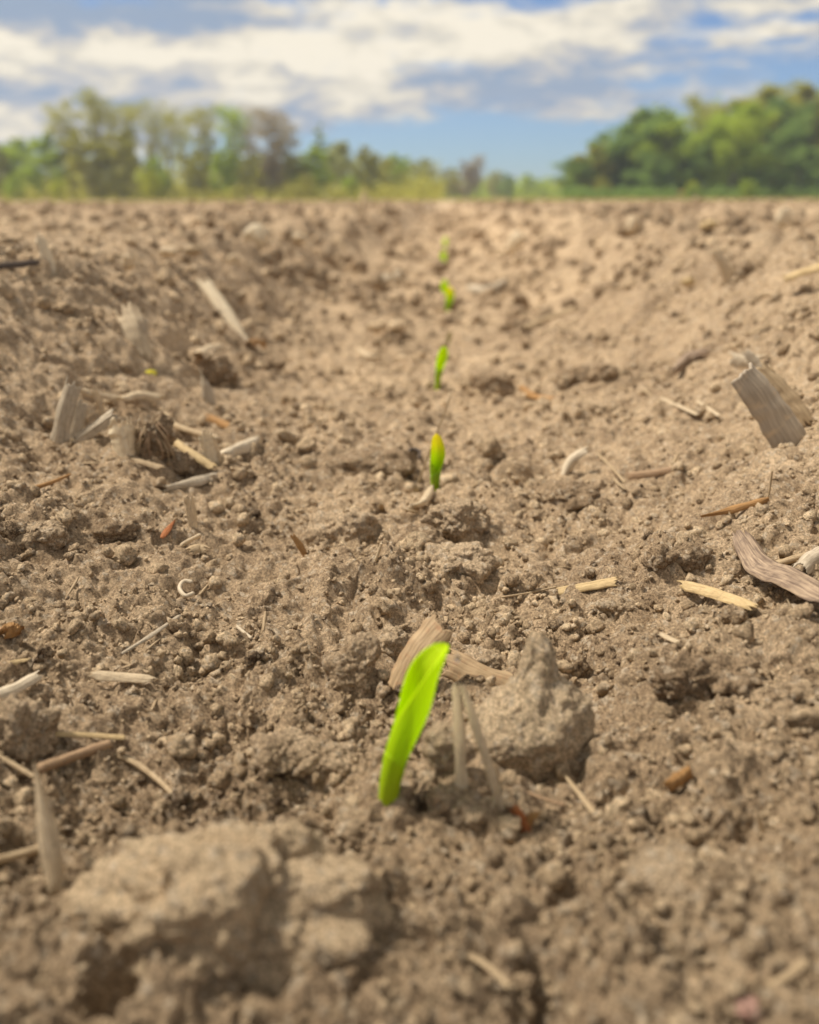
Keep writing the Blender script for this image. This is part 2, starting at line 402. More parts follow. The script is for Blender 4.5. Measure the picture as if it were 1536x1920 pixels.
M_LEAF = leaf_mat('seedling_leaf', [(0, (.62, .74, .035)), (.25, (.66, .86, .015)), (.6, (.74, .93, .01)), (1, (.74, .93, .012))], .6)
M_LEAFY = leaf_mat('seedling_leaf_yellow_tip', [(0, (.46, .66, .04)), (.4, (.52, .74, .03)), (.68, (.70, .84, .03)), (.86, (.92, .90, .06)), (1, (.95, .86, .10))], .65)
M_SHEATH = leaf_mat('seedling_sheath', [(0, (.58, .70, .04)), (.4, (.38, .62, .04)), (1, (.42, .68, .06))], .5)
M_WILT = leaf_mat('wilted_leaf', [(0, (.36, .38, .12)), (1, (.55, .47, .22))], .4)

# ------------------------------------------------------------------ object helpers
def tag(o, label=None, cat=None, group=None, kind=None):
    if label: o['label'] = label
    if cat: o['category'] = cat
    if group: o['group'] = group
    if kind: o['kind'] = kind
    return o
def mesh_obj(name, V, F, mat, parent=None, smooth=True, fib=None, loc=None, nv=4):
    """V (n,3) array, F (m,k) int array or a list of arrays of faces"""
    V = np.asarray(V, dtype=np.float64)
    if loc is not None: V = V - np.array(loc)[None, :]
    me = bpy.data.meshes.new(name)
    Fs = F if isinstance(F, list) else [F]
    Fs = [np.asarray(f, dtype=np.int32) for f in Fs if len(f)]
    loops = np.concatenate([f.ravel() for f in Fs])
    sizes = np.concatenate([np.full(len(f), f.shape[1], dtype=np.int32) for f in Fs])
    starts = np.concatenate(([0], np.cumsum(sizes)[:-1])).astype(np.int32)
    me.vertices.add(len(V)); me.vertices.foreach_set('co', V.astype(np.float32).ravel())
    me.loops.add(len(loops)); me.loops.foreach_set('vertex_index', loops)
    me.polygons.add(len(sizes)); me.polygons.foreach_set('loop_start', starts)
    me.polygons.foreach_set('use_smooth', np.full(len(sizes), smooth))
    if fib is not None:
        a = me.attributes.new('fibre', 'FLOAT_VECTOR', 'POINT'); a.data.foreach_set('vector', np.asarray(fib, dtype=np.float32).ravel())
    me.update(calc_edges=True); me.validate()
    if mat: me.materials.append(mat)
    o = bpy.data.objects.new(name, me); COL.objects.link(o)
    if loc is not None: o.location = loc
    if parent: o.parent = parent
    return o
def empty(name, loc):
    o = bpy.data.objects.new(name, None); COL.objects.link(o); o.location = loc; o.empty_display_size = .01
    return o
def grid_faces(nr, nc, wrap=False):
    r = np.arange(nr - 1)[:, None]; c = np.arange(nc if wrap else nc - 1)[None, :]
    c2 = (c + 1) % nc
    return np.stack([r * nc + c, r * nc + c2, (r + 1) * nc + c2, (r + 1) * nc + c], -1).reshape(-1, 4)
def spline(pts, n):
    P = np.array([list(p) for p in pts], float)
    if len(P) == 2: return P[0] + (P[1] - P[0]) * np.linspace(0, 1, n)[:, None]
    Q = np.vstack([2 * P[0] - P[1], P, 2 * P[-1] - P[-2]])
    u = np.linspace(0, len(P) - 1 - 1e-9, n); k = u.astype(int); t = (u - k)[:, None]
    a, b, c, d = Q[k], Q[k + 1], Q[k + 2], Q[k + 3]
    return .5 * (2 * b + (c - a) * t + (2 * a - 5 * b + 4 * c - d) * t ** 2 + (3 * b - a - 3 * c + d) * t ** 3)
def frames(C, up, roll=0.0):
    T = np.gradient(C, axis=0); T /= np.linalg.norm(T, axis=1)[:, None] + 1e-12
    S = np.cross(T, np.array(up)[None, :]); nrm = np.linalg.norm(S, axis=1)[:, None]
    S = np.where(nrm > 1e-4, S / np.maximum(nrm, 1e-9), np.array([[1., 0, 0]]))
    Nn = np.cross(S, T)
    ro = roll if np.ndim(roll) else np.full(len(C), roll)
    c, s = np.cos(ro)[:, None], np.sin(ro)[:, None]
    return T, S * c + Nn * s, Nn * c - S * s
_sid = [100]
def strip(name, label, cat, pts, w, mat, t=None, arch=.15, roll=0.0, up=None, taper=None, ragged=1.0, grooves=.5, group=None, parent=None, n=44, m=15, twist=0.0):
    """a flat or trough-shaped piece of stalk, leaf or husk, closed, with lengthwise fibres and torn ends"""
    _sid[0] += 1; sid = _sid[0]
    C = spline(pts, n); t = t or w * .09
    mid = C[n // 2]
    if up is None:
        v = np.array(CAM_LOC) - mid; v /= np.linalg.norm(v); up = v * .6 + np.array((0, 0, .7))
    u = np.linspace(0, 1, n)
    T, S, Nn = frames(C, up, roll + twist * (u - .5))
    s = np.linspace(-1, 1, m)
    tp = np.ones(n) if taper is None else np.interp(u, np.linspace(0, 1, len(taper)), taper)
    pt = .5 * (((sid * 37) % 10) > 4 and name not in ('stalk_piece',)); tp = tp * (1 - pt + pt * np.minimum(1, np.minimum(u, 1 - u) / (.05 + .12 * ((sid * 37) % 10) / 10))) * (1 + .16 * gnoise(u * 5, np.full(n, sid * 1.3), 3))
    rag = gnoise(s * 2.5 + sid, np.full(m, sid * .7), 5) + .7 * gnoise(s * 8 + sid, np.full(m, sid * .7), 15)
    rag2 = gnoise(s * 2.5 + sid, np.full(m, sid * .7 + 9), 5) + .7 * gnoise(s * 8 + sid, np.full(m, sid * .7 + 9), 15)
    gro = gnoise(s * 6 + sid * 2.1, np.full(m, 1.7), 9) * .6 + gnoise(s * 13 + sid, np.full(m, 4.7), 8) * .4
    L_ = np.linalg.norm(C[-1] - C[0])
    top = np.zeros((n, m, 3)); bot = np.zeros((n, m, 3)); fib = np.zeros((n, m, 3))
    endw = np.exp(-u / .10)[:, None] * rag[None, :] + np.exp(-(1 - u) / .10)[:, None] * rag2[None, :]
    for j in range(m):
        drift = .25 * gnoise(u * 3, np.full(n, sid + j * .13), 6)
        hgt = arch * w * (1 - s[j] ** 2) + t * grooves * (gro[j] + .5 * drift) + t * .25 * gnoise(u * 7 + j * .05, np.full(n, sid * .3), 7)
        edge = t * (.5 - .42 * s[j] ** 6)
        base = C + S * (s[j] * w / 2 * tp)[:, None] + T * (ragged * w * .5 * endw[:, j])[:, None]
        top[:, j] = base + Nn * (hgt + edge)[:, None]
        bot[:, j] = base + Nn * (hgt - edge)[:, None]
        fib[:, j, 0] = u * L_ / w + sid * 7.3; fib[:, j, 1] = s[j] * .5 + sid * 3.1; fib[:, j, 2] = u
    V = np.concatenate([top.reshape(-1, 3), bot.reshape(-1, 3)]); k = n * m
    g = grid_faces(n, m)
    j0 = np.arange(n - 1) * m
    e1 = np.stack([j0, j0 + m, j0 + m + k, j0 + k], -1)[:, ::-1]
    j1 = j0 + m - 1
    e2 = np.stack([j1, j1 + m, j1 + m + k, j1 + k], -1)
    c0 = np.arange(m - 1)
    e3 = np.stack([c0, c0 + 1, c0 + 1 + k, c0 + k], -1)
    c1 = c0 + (n - 1) * m
    e4 = np.stack([c1, c1 + 1, c1 + 1 + k, c1 + k], -1)[:, ::-1]
    F = np.concatenate([g[:, ::-1], g + k, e1, e2, e3, e4])
    o = mesh_obj(name, V, F, mat, parent, True, np.concatenate([fib.reshape(-1, 3)] * 2), loc=C[0] if parent is None else None)
    return tag(o, label, cat, group) if parent is None else o
def tube(name, label, cat, pts, r0, r1, mat, group=None, parent=None, n=40, m=9, lump=.12, squash=1.0):
    """a thin round straw, root or stem with tapered closed ends"""
    _sid[0] += 1; sid = _sid[0]
    C = spline(pts, n); u = np.linspace(0, 1, n)
    T, S, Nn = frames(C, (0.1, .2, 1))
    r = (r0 + (r1 - r0) * u) * (1 + lump * gnoise(u * 9, np.full(n, sid * .9), 4))
    r[0] *= .35; r[-1] *= .35
    a = np.linspace(0, 2 * np.pi, m, endpoint=False)
    V = C[:, None, :] + r[:, None, None] * (np.cos(a)[None, :, None] * S[:, None, :] + squash * np.sin(a)[None, :, None] * Nn[:, None, :])
    L_ = np.linalg.norm(C[-1] - C[0])
    fib = np.zeros((n, m, 3)); fib[..., 0] = u[:, None] * L_ / (r0 * 3) + sid; fib[..., 1] = np.abs(a / np.pi - 1)[None, :] + sid * 3; fib[..., 2] = u[:, None]
    F = grid_faces(n, m, True)
    caps = [np.array([np.arange(m)[::-1]]), np.array([np.arange(m) + (n - 1) * m])]
    o = mesh_obj(name, V.reshape(-1, 3), [F] + caps, mat, parent, True, fib.reshape(-1, 3), loc=C[0] if parent is None else None)
    return tag(o, label, cat, group) if parent is None else o

_ICO = {}
def ico(sub):
    if sub not in _ICO:
        import bmesh
        bm = bmesh.new(); bmesh.ops.create_icosphere(bm, subdivisions=sub, radius=1)
        bm.verts.ensure_lookup_table()
        _ICO[sub] = (np.array([v.co[:] for v in bm.verts]), np.array([[v.index for v in f.verts] for f in bm.faces]))
        bm.free()
    return _ICO[sub]
def clod_shape(sub, seed, rough=.25, lump=.25, freq=1.6, horns=(), axes=(1, 1, 1)):
    D, F = ico(sub)
    ax = np.array(axes, float)[None, :]; DA = D * ax
    p = DA * freq + seed * 3.17
    r = 1 + rough * (noise3(p, seed) + .5 * noise3(p * 2.1, seed + 1) + .28 * noise3(p * 4.3, seed + 2))
    if lump: r = r + lump * (lumps3(DA * 1.9 + seed, seed + 5) - .35) + .5 * lump * (lumps3(DA * 4.3 + seed, seed + 9) - .3)
    if sub >= 5: r = r + .03 * noise3(DA * 17, seed + 3) + .07 * lumps3(DA * 8, seed + 13, .2, .65) + .018 * lumps3(DA * 17, seed + 17, .2, .65) + .012 * noise3(DA * 38, seed + 4)
    if sub >= 7: r = r + .05 * lumps3(DA * 11, seed + 21, .2, .65) + .035 * lumps3(DA * 23, seed + 27, .2, .65) + .02 * lumps3(DA * 44, seed + 33, .2, .65)
    for d, k, l in horns:
        d = np.array(d, float); d /= np.linalg.norm(d)
        r = r + l * np.exp(-(1 - D @ d) * k)
    return D * r[:, None], F

# ------------------------------------------------------------------ the ground
def build_ground():
    half = 0.95
    v = np.arange(-half, half + 1e-6, .0026)
    k = np.geomspace(1, 60, 60)[1:]
    rows = [-600, -200, -60, -20, -8, -3, -1.5, -.8, -.5, -.3, -.2, -.15, -.1, -.06, -.03]
    y = 0.0
    while y < 700:
        rows.append(y)
        S = math.hypot(y, CAM_H)
        f = np.interp(math.log(S), [math.log(.1), math.log(.4), math.log(1), math.log(6), math.log(25), math.log(100)], [.0024, .0027, .0042, .007, .02, .12])
        if y < .06: f = .006
        y += S * f
    rows.append(900)
    Y = np.array(rows)[:, None]
    S = Sc(Y)
    core = S * v[None, :]
    xe = 900.0
    nout = 55
    tt = np.linspace(0, 1, nout + 1)[1:][None, :]
    edge = S * half
    outR = edge * (np.maximum(xe, edge * 1.5) / edge) ** tt
    X = np.concatenate([-outR[:, ::-1], core, outR], 1)
    YY = np.broadcast_to(Y, X.shape)
    nr, nc = X.shape
    # keep fine relief only where the mesh is fine enough
    Z = H(X.ravel(), YY.ravel()).reshape(nr, nc)
    gap = np.abs(np.gradient(X, axis=1)); gy = np.abs(np.gradient(YY, axis=0))
    coarse = np.maximum(gap, gy) / S > .012
    Zs = profile(X, YY) * np.exp(-np.maximum(gap, gy) / .1) + .04 * (1 - np.exp(-np.maximum(gap, gy) / .1))
    Z = np.where(coarse & (np.hypot(X, YY) > .0), Zs, Z)
    # crumbs lean and overhang a little
    Xf, Yf = X.ravel().copy(), YY.ravel().copy()
    near = (S * np.ones_like(X)).ravel() < 1.2
    for lam, amp, s in ((.012, .0016, 201), (.005, .0009, 203), (.0022, .0005, 205)):
        ok = near & (~coarse.ravel()) & (lam > 3.5 * .0026 * (S * np.ones_like(X)).ravel())
        Xf[ok] += amp * gnoise(X.ravel()[ok] / lam, YY.ravel()[ok] / lam, s)
        Yf[ok] += amp * gnoise(X.ravel()[ok] / lam + 5, YY.ravel()[ok] / lam + 3, s + 1)
    o = mesh_obj('ground', np.stack([Xf, Yf, Z.ravel()], -1), grid_faces(nr, nc), M_SOIL)
    tag(o, 'tilled brown crop field with a shallow furrow along the row of seedlings', None, None, 'structure')
    print('ground', nr, nc)
build_ground()

# crumbs of soil, thousands of them
def build_crumbs(name, label, count, ymin, ymax, rlo, rhi, seed, sub, power, xr=.85, mat=None):
    rng = np.random.default_rng(seed)
    y = np.exp(rng.uniform(math.log(ymin), math.log(ymax), count)); S = Sc(y)
    x = rng.uniform(-xr, xr, count) * S
    dens = .25 + .75 * sstep(-.3, .4, gnoise(x * 22 + 3, y * 22 + 9, 5)) 
    k = rng.uniform(0, 1, count) < dens
    x, y, S = x[k], y[k], S[k]; n = len(x)
    r = rlo * (rhi / rlo) ** (rng.uniform(0, 1, n) ** power) * S
    r = r * (.2 / np.maximum(S, .2)) ** .35; r = np.minimum(r, .022)
    z = H(x, y) + r * rng.uniform(-.05, .45, n)
    protos = [clod_shape(sub, 900 + seed * 17 + i, .42, .18, 1.9) for i in range(14)]
    nv = len(protos[0][0]); F0 = protos[0][1]
    P = np.array([p[0] for p in protos])[rng.integers(0, 14, n)]
    q = rng.normal(size=(n, 4)); q /= np.linalg.norm(q, axis=1)[:, None]
    a, b, c, d = q.T
    Rm = np.stack([1 - 2 * (c * c + d * d), 2 * (b * c - a * d), 2 * (b * d + a * c), 2 * (b * c + a * d), 1 - 2 * (b * b + d * d), 2 * (c * d - a * b),
                   2 * (b * d - a * c), 2 * (c * d + a * b), 1 - 2 * (b * b + c * c)], -1).reshape(n, 3, 3)
    ax = rng.uniform(.7, 1.3, (n, 1, 3))
    V = np.einsum('nij,nkj->nki', Rm, P * ax) * r[:, None, None] + np.stack([x, y, z], -1)[:, None, :]
    F = (F0[None] + (np.arange(n) * nv)[:, None, None]).reshape(-1, 3)
    o = mesh_obj(name, V.reshape(-1, 3), F, mat or M_CRUMB, None, sub > 1)
    tag(o, label, 'soil crumbs', None, 'stuff')
build_crumbs('soil_grains', 'finest grains and crumbs of brown soil covering the near field', 70000, .07, 2.5, .0011, .0042, 2, 1, 1.7, .75)
build_crumbs('soil_crumbs', 'fine loose crumbs of brown soil scattered all over the field', 32000, .07, 6, .0022, .0098, 3, 2, 2.4)
build_crumbs('soil_lumps', 'small rough clods strewn over the far part of the field', 13000, .7, 30, .006, .022, 8, 2, 1.3, 1.15, M_CLODD)
build_crumbs('soil_lumps', 'larger loose lumps of brown soil scattered over the field', 1500, .09, 30, .006, .016, 5, 3, 1.8)

# ------------------------------------------------------------------ laying things on the ground
def Hs(x, y):
    """the ground without its crumbs"""
    x = np.asarray(x, float); y = np.asarray(y, float)
    z = profile(x, y)
    for lam, amp, s in ((2.3, .010, 1), (.5, .006, 2), (.16, .007, 3), (.07, .0055, 4)):
        wgt = sstep(1.5, 4, lam / (Sc(y) * .0024))
        z = z + amp * wgt * gnoise(x / lam + s * 3.3, y / lam - s * 1.9, s)
    for bx, by, sx, sy, hh in BUMPS:
        z = z + hh * np.exp(-((x - bx) / sx) ** 2 - ((y - by) / sy) ** 2)
    return z - .0035
def hit_s(px, py, zoff):
    d = ray(px, py)
    for lo, hi, n in ((.06, 300, 900), (None, None, 80)):
        if lo is not None: t = np.geomspace(lo, hi, n)
        else: t = np.linspace(t[max(k - 1, 0)], t[k], n)
        x = CAM_LOC.x + d.x * t; y = CAM_LOC.y + d.y * t; z = CAM_LOC.z + d.z * t
        below = z < Hs(x, y) + zoff
        k = int(np.argmax(below)) if below.any() else len(t) - 1
    return Vector((x[k], y[k], z[k]))
def local_off(p, rad):
    g = np.linspace(-rad, rad, 7); X, Y_ = np.meshgrid(p.x + g, p.y + g)
    return float(np.percentile(H(X.ravel(), Y_.ravel()) - Hs(X.ravel(), Y_.ravel()), 72))
def lay(pts, wpx, lift=.25):
    out = []
    p = hit_s(*pts[0], .002); w = mm(wpx, p)
    off = local_off(hit_s(*pts[len(pts) // 2], .002), max(w, .004))
    for q in pts: out.append(hit_s(q[0], q[1], off + lift * w))
    return out, w
def stand(pts, wpx, dys, sink=.3):
    """first point sits in the soil, the others rise above it; dys = how far each is behind the first, in widths"""
    b = hit(*pts[0]); w = mm(wpx, b)
    out = [Vector((b.x, b.y, b.z)) + Vector((0, 0, -sink * w))]
    for q, dy in zip(pts[1:], dys): out.append(at(q[0], q[1], b.y + dy * w))
    return out, w

# ------------------------------------------------------------------ corn seedlings
def seedling(label, base, spine, wpx, mat, sheath_top=.36, open_dir=(-.55, -.8, .25), face=0.0, prof=None, phis=None, group='corn seedlings in the row', dys=None, sh_mat=None):
    """a rolled first leaf pushing out of its sheath. spine: photo pixels base to tip; wpx: widest width in pixels"""
    b = hit(*base); W = mm(wpx, b)
    root = empty('corn_seedling', (b.x, b.y, b.z))
    tag(root, label, 'seedling', group)
    dys = dys or [0] * len(spine)
    pts = [Vector((b.x, b.y, b.z - .5 * W))] + [at(p[0], p[1], b.y + dy * W) for p, dy in zip(spine, dys)]
    n, m = 90, 33
    C = spline(pts, n); u = np.linspace(0, 1, n)
    T = np.gradient(C, axis=0); T /= np.linalg.norm(T, axis=1)[:, None]
    od = np.array(open_dir, float)
    O = od[None, :] - (T @ od)[:, None] * T; O /= np.linalg.norm(O, axis=1)[:, None]
    S = np.cross(T, O)
    prof = prof or [(0, .46), (.2, .48), (.42, .60), (.6, .86), (.74, 1.0), (.85, .92), (.93, .70), (.975, .42), (1, .04)]
    phis = phis or [(0, 3.3), (.38, 3.25), (.46, 2.95), (.54, 2.3), (.68, 1.6), (.85, 1.25), (1, .9)]
    chord = np.interp(u, *zip(*prof)) * W
    sm = lambda a: np.convolve(np.convolve(np.pad(a, 10, 'edge'), np.ones(11) / 11, 'valid'), np.ones(11) / 11, 'valid')
    raw = chord.copy(); chord = sm(chord); chord[-9:] = raw[-9:]
    phi = sm(np.interp(u, *zip(*phis)))
    r = np.where(phi < np.pi / 2, chord / 2 / np.sin(np.minimum(phi, np.pi / 2)), chord / 2)
    th = np.linspace(-1, 1, m)
    th_t = W * .035
    def shell(off):
        V = np.zeros((n, m, 3))
        for j in range(m):
            a = th[j] * phi
            rr = r + off + (.02 * W * th[j] if True else 0)     # one margin laps over the other
            shift = r * np.maximum(np.sin(np.minimum(phi, np.pi)) / phi, 0)
            V[:, j] = C + O * (shift - rr * np.cos(a))[:, None] + S * (rr * np.sin(a))[:, None]
        return V
    A, B = shell(th_t / 2), shell(-th_t / 2)
    fib = np.zeros((n, m, 3)); fib[..., 0] = u[:, None]; fib[..., 1] = th[None, :]; fib[..., 2] = u[:, None]
    k = n * m; g = grid_faces(n, m)
    j0 = np.arange(n - 1) * m; j1 = j0 + m - 1; c1 = np.arange(m - 1) + (n - 1) * m
    F = np.concatenate([g, (g + k)[:, ::-1], np.stack([j0, j0 + m, j0 + m + k, j0 + k], -1), np.stack([j1, j1 + m, j1 + m + k, j1 + k], -1)[:, ::-1],
                        np.stack([c1, c1 + 1, c1 + 1 + k, c1 + k], -1)])
    loc = np.array((b.x, b.y, b.z))
    mesh_obj('leaf', np.concatenate([A.reshape(-1, 3), B.reshape(-1, 3)]) - loc, F, mat, root, True, np.concatenate([fib.reshape(-1, 3)] * 2))
    # the sheath round the stem, cut off slantwise at its top
    ns = 40; ms = 24
    us = np.linspace(0, 1, ns); a = np.linspace(0, 2 * np.pi, ms, endpoint=False)
    V = np.zeros((2, ns, ms, 3)); fb = np.zeros((2, ns, ms, 3))
    for j in range(ms):
        top = sheath_top * (.84 + .16 * math.cos(a[j] - 2.6))
        uu = us * top
        Cx = np.stack([np.interp(uu, u, C[:, i]) for i in range(3)], -1)
        Ox = np.stack([np.interp(uu, u, O[:, i]) for i in range(3)], -1); Sx = np.stack([np.interp(uu, u, S[:, i]) for i in range(3)], -1)
        rx = np.interp(uu, u, r) * 1.01 + .025 * W + .015 * W * us ** 6
        for q, dr in enumerate((0, -.03 * W)):
            V[q, :, j] = Cx - Ox * ((rx + dr) * math.cos(a[j]))[:, None] + Sx * ((rx + dr) * math.sin(a[j]))[:, None]
        fb[:, :, j, 0] = us; fb[:, :, j, 1] = a[j] / 3; fb[:, :, j, 2] = uu
    k = ns * ms; g = grid_faces(ns, ms, True); c = np.arange(ms); c2 = (c + 1) % ms; t0 = (ns - 1) * ms
    F = np.concatenate([g, (g + k)[:, ::-1], np.stack([c + t0, c2 + t0, c2 + t0 + k, c + t0 + k], -1)])
    mesh_obj('sheath', V.reshape(-1, 3) - loc, F, sh_mat or M_SHEATH, root, True, fb.reshape(-1, 3))
    return root, C, W
sd1, C1, W1 = seedling('nearest and largest corn seedling, bright spoon-shaped leaf leaning right beside the pointed clod', (727, 1490),
                       [(733, 1462), (751, 1395), (783, 1322), (803, 1268), (822, 1232), (838, 1207)], 70, M_LEAF, dys=[0, .02, .08, .2, .4, .6], open_dir=(-.80, -.25, .55), sh_mat=M_LEAF, sheath_top=.3,
                       prof=[(0, .46), (.15, .50), (.32, .62), (.5, .84), (.66, .98), (.78, 1.0), (.87, .9), (.93, .72), (.965, .5), (.985, .32), (1, .05)],
                       phis=[(0, 3.3), (.36, 3.2), (.46, 2.7), (.58, 2.1), (.7, 1.6), (.82, 1.25), (.92, 1.0), (1, .8)])
seedling('second corn seedling of the row, green with a yellow tip, beside a fine upright straw', (816, 916),
         [(816, 900), (817, 872), (819, 845), (817, 813)], 27, M_LEAFY, open_dir=(.25, -.95, .1), sheath_top=.40,
         prof=[(0, .5), (.2, .55), (.4, .72), (.6, .95), (.75, 1.0), (.88, .86), (.96, .55), (1, .05)])
seedling('third corn seedling of the row, slim and yellow-green, bending right beside a dark clod', (820, 730),
         [(821, 715), (824, 692), (831, 668), (834, 649)], 19, M_LEAF, open_dir=(-.3, -.9, .1), sheath_top=.5)
seedling('thin wilted pale seedling just behind the third green one', (841, 650), [(841, 644), (842, 634), (845, 622)], 8, M_WILT, open_dir=(-.3, -.9, .1), group=None)
seedling('fourth corn seedling, its leaf yellowish at the tip, in front of another of equal size', (840, 590),
         [(840, 580), (841, 568), (843, 552), (843, 538)], 17, M_LEAFY, open_dir=(.3, -.9, .1), sheath_top=.4)
seedling('fifth corn seedling, partly hidden behind the yellow-tipped fourth one', (835, 562), [(835, 553), (835, 540), (834, 524)], 15, M_LEAF, open_dir=(-.3, -.9, .1), sheath_top=.4)
seedling('sixth corn seedling, small and blurred, well beyond the pair of overlapping ones', (832, 500), [(832, 492), (832, 482), (833, 470)], 12, M_LEAF, open_dir=(-.3, -.9, .1))
seedling('farthest corn seedling of the row, a faint green sliver near the horizon', (835, 470), [(835, 463), (835, 455), (836, 444)], 9, M_LEAF, open_dir=(-.3, -.9, .1))

def glass_mat():
    m, N, L, o = new_mat('water'); g = N.new('ShaderNodeBsdfPrincipled')
    g.inputs['Roughness'].default_value = .02; g.inputs['IOR'].default_value = 1.33; g.inputs['Transmission Weight'].default_value = 1
    L.new(g.outputs[0], o.inputs[0]); return m
tp = Vector(C1[-3]) ; D, F = ico(3); rr = W1 * .10
dv = D * np.array((1, 1, .92)); pdrop = at(858, 1234, tp.y)
o = mesh_obj('water_drop', dv * rr, F, glass_mat(), None, True); o.location = pdrop
tag(o, 'tiny glistening water drop on the tip of the nearest seedling', 'water drop')

# ------------------------------------------------------------------ clods of earth
def clod(px, py, wpx, hpx, label, seed, mat=None, sub=5, sink=.35, rough=.3, lump=.3, horns=(), depth=.9, freq=1.5, tilt=0, name='soil_clod', cat='clod', group=None, dy=0.0):
    """px, py: middle of its foot in the photograph"""
    b = hit(px, py); w = mm(wpx, b) / 2; h = mm(hpx, b) / 2
    mx_ = max(w, h); V, F = clod_shape(sub, seed, rough, lump, freq, horns, (w / mx_, w * depth / mx_, h / mx_))
    V = V * np.array((w, w * depth, h * 1.05))
    c, s = math.cos(tilt), math.sin(tilt)
    V = np.stack([V[:, 0] * c - V[:, 2] * s, V[:, 1], V[:, 0] * s + V[:, 2] * c], -1)
    o = mesh_obj(name, V, F, mat or M_CLOD)
    o.location = (b.x, b.y + w * depth * .6 + dy, b.z + h * (1 - 2 * sink))
    return tag(o, label, cat, group)
def peaked():
    b = hit(985, 1440); k = mm(1, b)
    o_pts = [(-100, -10), (-120, 30), (-108, 65), (-92, 95), (-60, 125), (-30, 152), (-6, 182), (6, 225), (18, 258), (38, 270), (60, 255), (70, 212), (86, 178), (112, 158), (134, 135), (142, 95), (132, 45), (95, 5), (40, -30), (-40, -35)]
    D, F = ico(6)
    # body and horn as one displaced shell: a ball pushed out to the outline seen from the seedling, ridged front and back
    P = np.array(o_pts, float) - np.array((10, 90))
    pa = np.arctan2(P[:, 1], P[:, 0]); pr = np.hypot(P[:, 0], P[:, 1]); i = np.argsort(pa); pa, pr = pa[i], pr[i]
    pa = np.concatenate([pa[-3:] - 2 * np.pi, pa, pa[:3] + 2 * np.pi]); pr = np.concatenate([pr[-3:], pr, pr[:3]])
    a = np.arctan2(D[:, 2], D[:, 0]); R0 = np.interp(a, pa, pr)
    q = np.hypot(D[:, 0], D[:, 2])
    X = np.cos(a) * R0 * q ** .9; Z = np.sin(a) * R0 * q ** .9
    body = 84 * (1 - .68 * sstep(10, 150, Z))
    Yd = D[:, 1] * body * (1 - .25 * sstep(60, 130, X)) 
    V = np.stack([X, Yd + .28 * np.maximum(Z, 0), Z], -1)
    nrm = D / np.linalg.norm(D, axis=1)[:, None]
    p = V / 60 + 3.3
    dsp = 8 * noise3(p, 31) + 6 * noise3(p * 2.2, 32) - 6 * np.abs(noise3(p * 3.1, 37)) + 4 * noise3(p * 5, 33) + 1.6 * noise3(p * 11, 34) + 5 * (lumps3(p * 2.6, 36) - .3) + 1.8 * (lumps3(p * 7, 40) - .3) + 3 * lumps3(p * 9, 47, .2, .6) + 1.6 * lumps3(p * 20, 49, .2, .6) + 1.1 * noise3(p * 24, 45)
    V = (V + nrm * dsp[:, None]) * k
    o = mesh_obj('soil_clod', V, F, M_CLODP)
    o.location = (b.x, b.y + .005, b.z + 62 * k)
    tag(o, 'large pale clod with a tall pointed peak, right of the nearest seedling', 'clod')
peaked()
